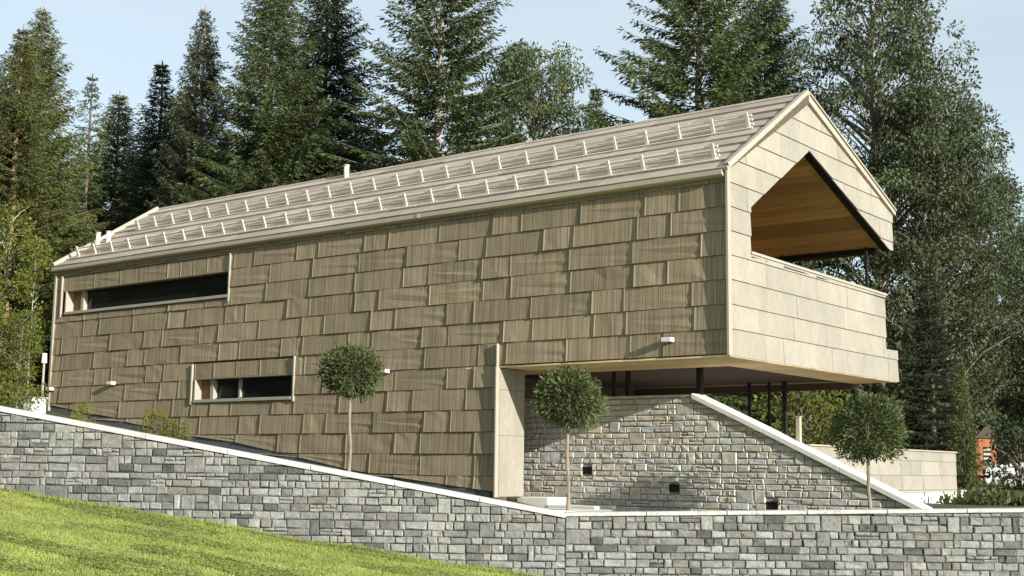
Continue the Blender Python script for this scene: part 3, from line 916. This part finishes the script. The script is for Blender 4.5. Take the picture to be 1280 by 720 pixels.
FT = empty("pier_footing", tuple(B2W(4.0, .85, -2.75)), AZ, "stepped white concrete footing at the foot of the pale pier", "footing")
m = MB(); m.box((-.1, .35, -.1), (.6, 1.1, .285)); bevel(m.build("step", M['white'], FT), .01)
m = MB(); m.box((-.12, -.75, -.12), (.6, .345, .15)); bevel(m.build("step", M['white'], FT), .01)
# pale paving at the wall corner
m = MB()
q = [at(628, 626.5, 20.75), at(700, 640, 20.75), at(770, 641, 20.8), at(764, 636, 23.3), at(655, 632, 24.3), at(622, 624, 23.5)]
zz = TL0 - .035
m.prism([(p[0], p[1], (zz if i else zz + .12)) for i, p in enumerate(q)], (0, 0, -.12))
tag(m.build("paving", M['paving']), kind='structure')

# posts
for (X, Y, z0, z1, r, lab) in ((1.72, 1.98, -1.51, .03, .050, "thick dark steel post standing where the sloping coping starts"),
                               (3.33, 1.98, -1.51, .03, .038, "dark steel post behind the stone wall, right of the middle topiary"),
                               (2.2, 6.5, -1.51, .03, .042, "dark steel post under the overhang beside the short white post"),
                               (3.05, 6.5, -1.51, .03, .030, "slim dark steel post under the overhang, middle of the three farther ones"),
                               (3.66, 1.98, -1.51, .03, .03, "thin dark post close behind the middle topiary crown"),
                               (2.62, 6.6, -1.51, .03, .025, "thinnest grey post under the overhang, between two dark ones")):
    m = MB(); m.box((-r, -r, 0), (r, r, z1 - z0))
    rt = empty("steel_post", tuple(B2W(X, Y, z0)), AZ, lab, "post", "posts under the overhang")
    m.build("post_shaft", M['black'], rt)
    m = MB(); m.box((-r * 1.8, -r * 1.8, .002), (r * 1.8, r * 1.8, .016)); m.build("base_plate", M['black'], rt)
rt = empty("stair_post", tuple(B2W(-.25, 2.05, -1.75)), AZ, "short white post standing behind the sloping white coping", "post")
m = MB(); m.box((-.04, -.04, 0), (.04, .04, .80)); bevel(m.build("post_shaft", M['trim'], rt), .006)
m = MB(); m.box((-.05, -.05, .802), (.05, .05, .82)); m.build("post_cap", M['trim'], rt)

# white box and mast at the left end of the house
p = at(48, 508, 31.5)
rt = empty("meter_cabinet", (p[0], p[1], p[2] - .8), AZ, "white cabinet behind the coping at the far left corner of the house", "cabinet")
m = MB(); m.box((-.3, -.17, 0), (.1, .17, .98)); bevel(m.build("cabinet_body", M['white'], rt), .01)
m = MB(); m.box((-.33, -.20, .982), (.13, .20, 1.02)); m.build("cabinet_lid", M['trim'], rt)
p = at(52, 505, 33.5)
rt = empty("lamp_post", (p[0], p[1], p[2] - 1), 0, "slim pale lamp post rising behind the white cabinet", "lamp post")
m = MB(); m.tube([(0, 0, 0), (0, 0, 2.05)], .03, 8); m.build("post_shaft", M['trim'], rt)
m = MB(); m.tube([(0, 0, 2.05), (0, 0, 2.3)], [.07, .06], 8); m.build("lamp_head", M['white'], rt)

# ================================================================ vegetation
def diamonds(A_, B_, W_):
    """leaf quads from base A to tip B with half-width vectors W"""
    n = len(A_); mid = A_ * .45 + B_ * .55
    V = np.stack([A_, mid + W_, B_, mid - W_], 1).reshape(-1, 3)
    Q = np.arange(4 * n).reshape(n, 4)
    return V, Q
def rand_unit(rng, n):
    v = rng.normal(size=(n, 3)); return v / np.linalg.norm(v, axis=1, keepdims=True)
def trunk_mesh(mb, H_, r, lean=(0, 0), rng=None, n=8):
    pts = []; 
    for k in range(9):
        t = k / 8
        pts.append((lean[0] * t * t * H_ + (rng.normal() * .02 * H_ * .3 if rng is not None and 0 < k < 8 else 0) * .3, lean[1] * t * t * H_, H_ * t))
    mb.tube(pts, [r * (1.25 if k == 0 else 1) * (1 - .93 * (k / 8)) + .01 for k in range(9)], n)
    return pts

def spruce(name, seed, H_, R, base=.08, gap=.40, dens=1.0, droop=.22, tip=.25, long_=0.0, cover=1.0, leaf=.155, wid=.32):
    rng = np.random.default_rng(seed)
    mb = MB(); trunk_mesh(mb, H_, H_ * .0095 + .04, rng=rng)
    As, Bs, Ws = [], [], []
    z = base * H_
    while z < H_ * .985:
        t = (z - base * H_) / (H_ * (1 - base))
        nb = int(rng.integers(6, 9)) if cover > .8 else int(rng.integers(2, 5))
        az0 = rng.uniform(0, 6.28)
        for b in range(nb):
            az = az0 + 6.283 * b / nb + rng.normal() * .25
            L_ = (R * (1 - t) ** (.95 - .2 * long_) + .06) * rng.uniform(.74 - .12 * long_, 1.12)
            if rng.random() < .07: L_ *= .5
            d = np.array([math.cos(az), math.sin(az), 0]); side = np.array([-d[1], d[0], 0])
            up0 = -droop + .75 * t ** 1.5 + rng.normal() * .07
            P = lambda s: np.array([0, 0, z]) + d * (L_ * s) + np.array([0, 0, L_ * (up0 * s + tip * s * s * (.6 + .4 * t))])
            if L_ > .5:
                mb.tube([P(0), P(.5), P(.95)], [.010 + .006 * L_, .008 + .003 * L_, .004], 4, cap=False)
            nt = max(6, int(L_ * 10 * dens))
            for s in np.linspace(.12 if t > .5 else .22, 1.0, nt):
                p = P(s)
                tl = min(.80, .22 + .30 * L_ * (1 - s) * rng.uniform(.6, 1.15)) * min(1, .25 + L_ / .9) * (1 - .34 * long_)
                for sg in (-1, 1):
                    dr = d * rng.uniform(.55, .95) + side * sg * rng.uniform(.5, .9) + np.array([0, 0, rng.uniform(-.42, -.02)])
                    dr /= np.linalg.norm(dr)
                    nl = max(4, int(tl / (.046 - .012 * long_)))
                    ts = (np.arange(nl) + rng.uniform(0, 1, nl)) / nl * tl
                    a = p + dr * ts[:, None] + rng.normal(size=(nl, 3)) * .02
                    ld = dr * .9 + rand_unit(rng, nl) * .6 + np.array([0, 0, -.16])
                    ln = rng.uniform(.7, 1.3, nl) * leaf * min(1, .55 + L_ / 1.2)
                    As.append(a); Bs.append(a + ld * ln[:, None])
                    w = np.cross(ld, rand_unit(rng, nl)); w /= np.linalg.norm(w, axis=1, keepdims=True) + 1e-6
                    Ws.append(w * (ln * wid * .5)[:, None])
        z += gap * rng.uniform(.75, 1.25) * (1 - .45 * t)
    V, Q = diamonds(np.concatenate(As), np.concatenate(Bs), np.concatenate(Ws))
    return mb.mesh(name + "_trunk"), mesh_np(name + "_crown", V, Q), H_

def clumpy(name, seed, H_, R, base=.25, n=150, cr=.62, leaves=110, leaf=.16, wid=.6, shape='egg', trunk_r=None, flat=.7, needle=False, limb=True, zlo=None):
    """broad-leaved or pine tree: limbs that end in irregular leaf clumps"""
    rng = np.random.default_rng(seed)
    mb = MB(); tr = trunk_r or H_ * .011 + .03
    tp = trunk_mesh(mb, H_ * .97, tr, lean=(rng.normal() * .02, rng.normal() * .02), rng=rng)
    As, Bs, Ws = [], [], []
    for k in range(n):
        t = rng.uniform(0, 1) ** .85
        z = H_ * (base + (1 - base) * t)
        if shape == 'egg': prof = math.sin(math.pi * (.16 + .80 * t)) ** .8
        elif shape == 'cone': prof = (1 - t) ** .75 * .95 + .08
        else: prof = (.55 + .45 * math.sin(math.pi * t))
        lobes = 1 + .22 * math.sin(3 * rng.uniform(0, 6.28))
        az = rng.uniform(0, 6.283); rr = R * prof * lobes * (rng.uniform(.25, 1) ** .55)
        c = np.array([rr * math.cos(az), rr * math.sin(az), z + rng.normal() * .25])
        if limb and k % 2 == 0:
            zt = max(z - rr * rng.uniform(.35, .8), H_ * base * .8)
            q = np.array([tp[0][0], 0, zt]); mid = (q + c) / 2 + np.array([0, 0, .12 * rr])
            mb.tube([q, mid, c], [.02 + .018 * rr, .014 + .008 * rr, .006], 4, cap=False)
        rad = cr * rng.uniform(.55, 1.3)
        m_ = int(leaves * rng.uniform(.6, 1.25) * (rad / cr) ** 1.5)
        u = rand_unit(rng, m_); rd = rng.uniform(.1, 1, m_) ** .5 * rad
        a = c + u * rd[:, None] * np.array([1.15, 1.15, flat])
        dr = u * .7 + rand_unit(rng, m_) * .8 + np.array([0, 0, .25 if needle else -.2])
        ln = leaf * rng.uniform(.6, 1.35, m_)
        As.append(a); Bs.append(a + dr * ln[:, None])
        w = np.cross(dr, rand_unit(rng, m_)); w /= np.linalg.norm(w, axis=1, keepdims=True) + 1e-6
        Ws.append(w * (ln * wid * .5)[:, None])
    V, Q = diamonds(np.concatenate(As), np.concatenate(Bs), np.concatenate(Ws))
    return mb.mesh(name + "_trunk"), mesh_np(name + "_crown", V, Q), H_

def plant(kind, name, loc, H_, label, cat="tree", group=None, bark='bark', leafm='spruce', wide=1.0, rz=0.0):
    tm, cm, h0 = KINDS[kind]
    r = empty(name, loc, rz, label, cat, group)
    s = H_ / h0
    for (pn, me, mat) in (("trunk", tm, M[bark]), ("crown", cm, M[leafm])):
        if not me.materials: me.materials.append(mat)
        o = bpy.data.objects.new(pn, me); COL.objects.link(o); o.parent = r
        o.material_slots[0].link = 'OBJECT'; o.material_slots[0].material = mat
        o.scale = (s * wide, s * wide, s)
    return r

KINDS = {
    'spruce1': spruce("spruce", 101, 20, 4.9, gap=.52),
    'spruce2': spruce("spruce", 102, 22, 5.4, base=.10, gap=.58, droop=.24, tip=.34),
    'spruce3': spruce("spruce", 103, 19, 5.3, base=.06, gap=.64, droop=.16, tip=.26, long_=1.0, dens=.95),
    'narrow': spruce("spruce", 104, 16, 2.7, base=.05, gap=.44),
    'sparse': spruce("spruce", 105, 16, 2.4, base=.25, gap=.45, cover=.5, dens=.7),
    'young': spruce("spruce", 106, 5, 1.15, base=.03, gap=.24, droop=-.1, tip=.2, leaf=.13),
    'pine1': spruce("pine", 111, 20, 3.7, base=.22, gap=.50, droop=-.12, tip=.25, leaf=.16),
    'pine3': spruce("pine", 113, 18, 3.1, base=.30, gap=.48, droop=.0, tip=.22, leaf=.16),
    'pine2': clumpy("pine", 112, 18, 2.4, base=.36, n=190, cr=.60, leaves=150, leaf=.21, wid=.30, shape='egg', flat=.6, needle=True),
    'aspen1': clumpy("aspen", 121, 21, 4.7, base=.12, n=520, cr=.62, leaves=150, leaf=.135, wid=.7, shape='egg'),
    'aspen2': clumpy("aspen", 122, 17, 4.3, base=.10, n=460, cr=.60, leaves=150, leaf=.135, wid=.7, shape='oval'),
    'leafy1': clumpy("leafy", 131, 9, 1.5, base=.18, n=90, cr=.48, leaves=90, leaf=.13, wid=.7, shape='oval', trunk_r=.06),
    'leafy2': clumpy("leafy", 132, 10, 1.2, base=.22, n=80, cr=.45, leaves=90, leaf=.13, wid=.7, shape='egg', trunk_r=.05),
    'bush': clumpy("bush", 141, 1.6, .8, base=.05, n=34, cr=.28, leaves=80, leaf=.09, wid=.6, shape='oval', trunk_r=.03),
}
def tree_at(kind, name, u, vtop, D, label, group=None, bark='bark', leafm='spruce', wide=1.0, rz=None, zg=None, cat="tree"):
    p = at(u, vtop, D); g = ground_z(p[0], p[1]) if zg is None else zg
    # stand upright: the top is at pixel (u, vtop)
    return plant(kind, name, (p[0], p[1], g - .1), p[2] - g + .1, label, cat, group, bark, leafm, wide, rz if rz is not None else (u * .37) % 6.28)

G1 = "forest trees behind the house"
T = [
 ('pine1', 'pine_tree', 55, 8, 43, "tall olive pine on the left, its crown the highest left of the house", 'pinebark', 'pine', 1.15),
 ('pine3', 'pine_tree', 30, 30, 41, "slim pine near the left edge with a long bare sunlit trunk", 'pinebark', 'pine', 1.0),
 ('pine1', 'pine_tree', -12, 40, 42, "pine cut off by the left edge of the picture", 'pinebark', 'pine', 1.0),
 ('sparse', 'spruce_tree', 116, 92, 56, "thin half bare spruce standing right of the tall olive pine", 'bark', 'spruce', 1.0),
 ('pine3', 'pine_tree', 150, 113, 58, "olive pine with rounded top between the half bare spruce and the narrow dark spruce", 'pinebark', 'pine', 1.25),
 ('narrow', 'spruce_tree', 203, 76, 55, "narrow dark pointed spruce standing alone left of the bare trunked pine", 'bark', 'spruce_dark', 1.2),
 ('pine3', 'pine_tree', 230, 108, 62, "small olive pine just right of the narrow dark spruce", 'pinebark', 'pine', 1.2),
 ('pine1', 'pine_tree', 257, 8, 52, "pine with bare pale trunk rising above the left part of the roof", 'pinebark', 'spruce_dark', .85),
 ('spruce2', 'spruce_tree', 345, -55, 50, "broad dense spruce behind the roof, right of the bare trunked pine", 'bark', 'spruce', 1.22),
 ('spruce1', 'spruce_tree', 412, -60, 53, "dark spruce left of the narrow sky gap above the roof", 'bark', 'spruce_dark', 1.15),
 ('spruce3', 'spruce_tree', 553, -95, 48, "largest spruce behind the middle of the roof with a pale trunk showing", 'palebark', 'spruce', 1.22),
 ('aspen2', 'broadleaf_tree', 668, 70, 62, "round topped tree behind the roof right of the largest spruce", 'bark', 'spruce', .74),
 ('narrow', 'spruce_tree', 745, 106, 66, "small pointed spruce alone in the wide sky gap above the roof", 'bark', 'spruce', 1.0),
 ('spruce3', 'spruce_tree', 872, -150, 46, "spruce with long separate branches reaching left over the roof", 'bark', 'spruce', 1.1),
 ('spruce1', 'spruce_tree', 955, -60, 52, "dark spruce directly behind the gable peak", 'bark', 'spruce', 1.0),
 ('aspen1', 'broadleaf_tree', 1086, -75, 47, "tallest grey green leafy tree behind the gable on the right", 'midbark', 'aspen', .82),
 ('aspen2', 'broadleaf_tree', 1160, 118, 46, "grey green leafy tree whose crown steps down right of the tallest one", 'midbark', 'aspen', .80),
 ('aspen2', 'broadleaf_tree', 1216, 222, 48, "lower grey green leafy tree near the right edge", 'palebark', 'aspen', .85),
 ('aspen1', 'broadleaf_tree', 1290, 285, 48, "leafy tree cut off by the right edge of the picture", 'palebark', 'aspen', .9),
 ('young', 'spruce_tree', 1201, 452, 33, "young pale green spruce right of the low cream parapet wall", 'bark', 'pine', .55),
 ('leafy1', 'young_tree', 12, 262, 36, "young leafy tree at the left edge below the pines", 'palebark', 'leaf', 1.0),
 ('leafy2', 'young_tree', 46, 296, 35, "slender young leafy tree closest to the left end of the house", 'palebark', 'leaf', 1.0),
 ('leafy2', 'young_tree', -14, 330, 34, "young leafy tree half outside the left edge", 'palebark', 'leaf', 1.1),
 ('leafy1', 'young_tree', 28, 395, 33.5, "low bushy young tree above the left end of the coping", 'palebark', 'leaf', 1.25),
 ('spruce1', 'spruce_tree', 1302, 385, 46, "dark spruce overhanging the parked car on the right", 'bark', 'spruce_dark', 1.0),
 ('narrow', 'spruce_tree', 1160, 330, 42, "dark narrow spruce behind the right topiary", 'bark', 'spruce_dark', 1.3),
]
for (k, nm, u, v, D, lab, bk, lf, wd) in T:
    tree_at(k, nm, u, v, D, lab, G1, bk, lf, wd)
# back rows: trees of the wood that nothing tells apart
rb = np.random.default_rng(77)
back = []
for u in np.arange(-60, 690, 27):
    back.append((u + rb.normal() * 9, 196 + rb.uniform(-20, 45) - (25 if 290 < u < 640 else 0), rb.uniform(62, 78)))
for u in np.arange(960, 1420, 27):
    back.append((u + rb.normal() * 9, 395 + rb.uniform(-40, 45), rb.uniform(62, 78)))
for (u, v, D) in back:
    tree_at(rb.choice(['spruce1', 'narrow', 'spruce2']), 'spruce_tree', u, v, D, "dark spruce in the back rows of the wood behind the house", "back rows of the wood", 'bark', 'spruce_dark', rb.uniform(.9, 1.25), rz=rb.uniform(0, 6))
# added unseen spruces, camera side: mirrored in the strip windows, blocking facade skylight
rw = np.random.default_rng(15)
for k in range(22):
    th = math.radians(163 + 92 * k / 21); rr_ = 40 + rw.uniform(-4, 7)
    x, y = -4 + rr_ * math.cos(th), 27 + rr_ * math.sin(th)
    tree_xy = plant(['spruce1', 'spruce2', 'pine1'][k % 3], 'spruce_tree', (x, y, ground_z(x, y) - .1), rw.uniform(17, 23), "spruce added out of view across the meadow, mirrored in the strip windows", "tree", "added spruces across the meadow", 'bark', 'spruce', rw.uniform(.95, 1.2), rz=k)

# shrubs
for (u, v, D, hh, lf, lab) in ((104, 524, 29.0, .55, 'shrub', "small yellow green shrub at the facade foot, the leftmost of two"),
                           (196, 540, 27.5, .75, 'shrub', "yellow green shrub behind the coping below the lower window"),
                           (222, 545, 27.3, .55, 'leaf', "low green shrub next to the yellow one behind the coping"),
                           (1012, 540, 32, 1.9, 'leaf', "green bush under the overhang right of the short white post"),
                           (1276, 588, 36, 2.2, 'spruce_dark', "dark bush hiding the rear of the parked car"),
                           (1236, 628, 34, .9, 'topiary', "low bush in front of the parked car"),
                           (1000, 505, 35, 2.3, 'leaf', "taller sunlit bush behind the terrace under the overhang"),
                           (18, 500, 27.0, 1.0, 'leaf', "leafy bush behind the coping at the left edge")):
    p = at(u, v, D)
    plant('bush', 'shrub', (p[0], p[1], p[2] - hh * .6), hh, lab, "shrub", "garden shrubs", 'bark', lf, .9, rz=u)

# topiary standards
def topiary_kind(seed, R, Hs):
    rng = np.random.default_rng(seed)
    n = 9000
    u = rand_unit(rng, n); lump = 1 + .10 * np.sin(5 * u[:, 0] + seed) * np.sin(4 * u[:, 1] + 2 * seed) + .07 * np.sin(3 * u[:, 0] - 2 * u[:, 2] + 5 * seed) + .05 * np.sin(9 * u[:, 2] + 3 * u[:, 0])
    rd = R * lump * rng.uniform(.2, 1, n) ** .36 * rng.normal(1, .06, n)
    a = u * rd[:, None] * np.array([1, 1, .92]) + np.array([0, 0, Hs])
    low = (u[:, 2] < -.75) & (rng.random(n) < .5)
    a = a[~low]; u = u[~low]; k = len(a)
    dr = u * .8 + rand_unit(rng, k) * .8
    ln = .058 * rng.uniform(.6, 1.4, k)
    w = np.cross(dr, rand_unit(rng, k)); w /= np.linalg.norm(w, axis=1, keepdims=True)
    V, Q = diamonds(a, a + dr * ln[:, None], w * (ln * .24)[:, None])
    mb = MB(); trunk = mb.tube([(0, 0, 0), (.022 * math.sin(seed), .01, Hs * .25), (.03 * math.cos(seed), .005, Hs * .5), (-.015, .01, Hs * .75), (.005, 0, Hs + R * .2)], [.036, .029, .031, .025, .014], 8)
    for k in range(6):
        d = rand_unit(rng, 1)[0]; d[2] = abs(d[2]) * .8
        mb.tube([(0, 0, Hs - R * .75), tuple(np.array([0, 0, Hs - R * .3]) + d * R * .4), tuple(np.array([0, 0, Hs]) + d * R * .85)], [.014, .009, .004], 4, cap=False)
    return mb.mesh("topiary_trunk"), mesh_np("topiary_crown", V, Q), 1.0
for i, (uc, vc, rpx, ub, vb, D, lab) in enumerate(((443, 465, 38, 436, 592, 24.4, "clipped ball tree in front of the facade, leftmost of three"),
                                     (713, 499, 42, 710.5, 638, 20.98, "clipped ball tree at the wall corner before the stone wall"),
                                     (1096, 538, 48, 1088, 636.5, 20.95, "largest clipped ball tree before the low cream parapet wall on the right"))):
    b = at(ub, vb, D); c = at(uc, vc, D); R = rpx * .93 / FPX * D
    KINDS['top%d' % i] = topiary_kind(40 + i, R, c[2] - b[2])
    plant('top%d' % i, 'topiary_tree', tuple(b), 1.0, lab, "tree", "clipped ball trees along the wall", 'midbark', 'topiary', 1.0)

# ================================================================ things at the right edge: hut and car
p = at(1306, 590, 41)
CARZ = ground_z(p[0], p[1])
hp = at(1232, 549, 45)
HUT = empty("hut", (hp[0], hp[1], hp[2] - 1.75), .25, "orange red wooden hut half hidden by the trees at the right edge", "hut")
M['redwood'] = material("red_board", (.27, .10, .045), .8, var=.15, nscale=3, nvar=.2, stretch=(8, 8, 1))
HUT.scale = (.42, .42, .9)
for k in range(9):
    m = MB(); m.box((-.95 + k * .211, 0, 0), (-.743 + k * .211, .04, 2.0)); m.build("wall_board", M['redwood'], HUT)
m = MB(); m.box((-.94, .045, 0), (.94, 1.8, 1.98)); m.build("hut_body", M['redwood'], HUT)
m = MB(); m.prism([(-1.1, -.2, 1.98), (1.1, -.2, 1.98), (0, -.2, 2.5)], (0, 2.2, 0)); m.build("roof", M['darkwood'], HUT)
m = MB(); m.box((-.28, -.03, .95), (.42, -.002, 1.65)); w_ = m.build("window", M['glass'], HUT)
for k in range(4):
    m = MB(); m.box((-.27, -.05, 1.0 + k * .17), (.41, -.031, 1.08 + k * .17)); m.build("slat", M['trim'], w_)

CAR = empty("parked_car", (p[0] + .3, p[1], CARZ), -.35, "white parked car half hidden by trees at the right edge", "car")
M['carpaint'] = material("white_paint", (.75, .75, .73), .25, spec=.5, nscale=3, nvar=.03)
prof = [(-2.05, .32), (-2.1, .72), (-1.95, .92), (-1.05, 1.0), (-.45, 1.42), (.95, 1.46), (1.7, 1.05), (2.05, .98), (2.1, .4), (1.95, .28)]
m = MB(); m.prism([(x, -.82, z) for x, z in prof], (0, 1.64, 0)); body = bevel(m.build("body", M['carpaint'], CAR), .07, 3)
for s in (-1, 1):
    m = MB(); m.prism([(-.92, s * .825, 1.02), (-.42, s * .825, 1.36), (.15, s * .825, 1.38), (.15, s * .825, 1.02)], (0, s * .006, 0)); m.build("side_window", M['glass'], CAR)
    m = MB(); m.prism([(.22, s * .825, 1.02), (.22, s * .825, 1.38), (.9, s * .825, 1.38), (1.45, s * .825, 1.06)], (0, s * .006, 0)); m.build("side_window", M['glass'], CAR)
    for x in (-1.3, 1.3):
        m = MB(); m.tube([(x, s * .70, .32), (x, s * .86, .32)], .32, 18); w_ = m.build("wheel", M['black'], CAR)
        m = MB(); m.tube([(x, s * .80, .32), (x, s * .875, .32)], .19, 14); m.build("rim", M['guard'], w_)
    m = MB(); m.box((-2.12, s * .5 - .15, .66), (-2.02, s * .5 + .15, .80)); m.build("headlight", M['trim'], CAR)
m = MB(); m.prism([(-1.06, -.68, 1.022), (-.5, -.62, 1.40), (-.5, .62, 1.40), (-1.06, .68, 1.022)], (-.012, 0, .012)); m.build("windscreen", M['glass'], CAR)

def undergrowth():
    rng = np.random.default_rng(6)
    u = rng.uniform(1205, 1420, 700); D = rng.uniform(25, 44, 700)
    As, Bs, Ws = [], [], []
    for a_, d_ in zip(u, D):
        x, y = ray(a_, 590)[0] * d_, d_
        if np.hypot(x - CAR.location.x, y - CAR.location.y) < 2.6: continue
        z = ground_z(x, y); n = 55; r = rng.uniform(.15, .5)
        c = np.array([x, y, z]) + rng.normal(size=(n, 3)) * np.array([r, r, 0]) + np.array([0, 0, 1]) * rng.uniform(0, .16, (n, 1)) * rng.uniform(.4, 1.2)
        d = rand_unit(rng, n) * .7 + np.array([0, 0, .6]); l = rng.uniform(.07, .2, n)
        w = np.cross(d, rand_unit(rng, n)); w /= np.linalg.norm(w, axis=1, keepdims=True)
        As.append(c); Bs.append(c + d * l[:, None]); Ws.append(w * (l * .25)[:, None])
    V, Q = diamonds(np.concatenate(As), np.concatenate(Bs), np.concatenate(Ws))
    tag(link_mesh("undergrowth", mesh_np("undergrowth", V, Q, mats=[foliage("undergrowth_leaves", (.07, .085, .03))]), None), "low green undergrowth on the ground right of the parapet wall", "undergrowth", kind='stuff')
undergrowth()

# ================================================================ lawn blades
def lawn():
    rng = np.random.default_rng(2)
    n = 400000
    u = rng.uniform(-260, 860, n); y = 8.5 + (20.9 - 8.5) * rng.uniform(0, 1, n) ** .8
    x = (u - 640) / FPX * y * 1.02
    wy = np.array([wall_y(a) for a in x]) - .03
    k = y < wy; x, y = x[k], y[k]
    z = np.array([front_ground(a) for a in x]) + .012 * np.sin(3.1 * x + 1.3 * y) + .01 * np.sin(1.7 * y - 2.2 * x) - .01
    n = len(x)
    patch = .5 + .5 * np.sin(x * 2.1 + .7 * y + np.sin(y * 1.9)) * np.sin(y * 1.3 - x * .8)
    near = (wy[k] - y < .35)
    h = rng.uniform(.02, .052, n) * (.75 + .55 * patch) * np.where(near, 1.9, 1)
    az = rng.uniform(0, 6.283, n); le = rng.uniform(.1, .9, n)
    w = rng.uniform(.006, .013, n)
    a = np.stack([x, y, z], 1)
    tip = a + np.stack([np.cos(az) * le * h, np.sin(az) * le * h, h], 1)
    s = np.stack([-np.sin(az) * w, np.cos(az) * w, 0 * w], 1)
    V = np.stack([a - s, a + s, tip], 1).reshape(-1, 3)
    # patches of clover and broad weeds: flat little leaves
    k2 = np.nonzero((np.sin(x * 1.1 + 2 * np.sin(y * .9)) * np.sin(y * 1.7 + x * .6) > .25) | (rng.random(n) < .05))[0][::2]
    c = a[k2] + np.stack([0 * k2, 0 * k2, rng.uniform(.02, .06, len(k2))], 1)
    t1 = rand_unit(rng, len(k2)) * np.array([1, 1, .35]) * .022; t2 = np.cross(t1, rand_unit(rng, len(k2)) * .3 + np.array([0, 0, 1])) * .9
    V = np.concatenate([V, np.stack([c - t1, c + t1, c + t2], 1).reshape(-1, 3), np.stack([c - t1, c + t1, c - t2], 1).reshape(-1, 3)])
    n = len(V) // 3
    me = mesh_np("grass", V, np.arange(3 * n).reshape(n, 3), mats=[foliage("grass_blades", (.305, .350, .095), nscale=1.6, nvar=.34, trans=.3)])
    tag(link_mesh("grass", me, None), "bright green mown grass of the sloping lawn", "grass", kind='stuff')
lawn()
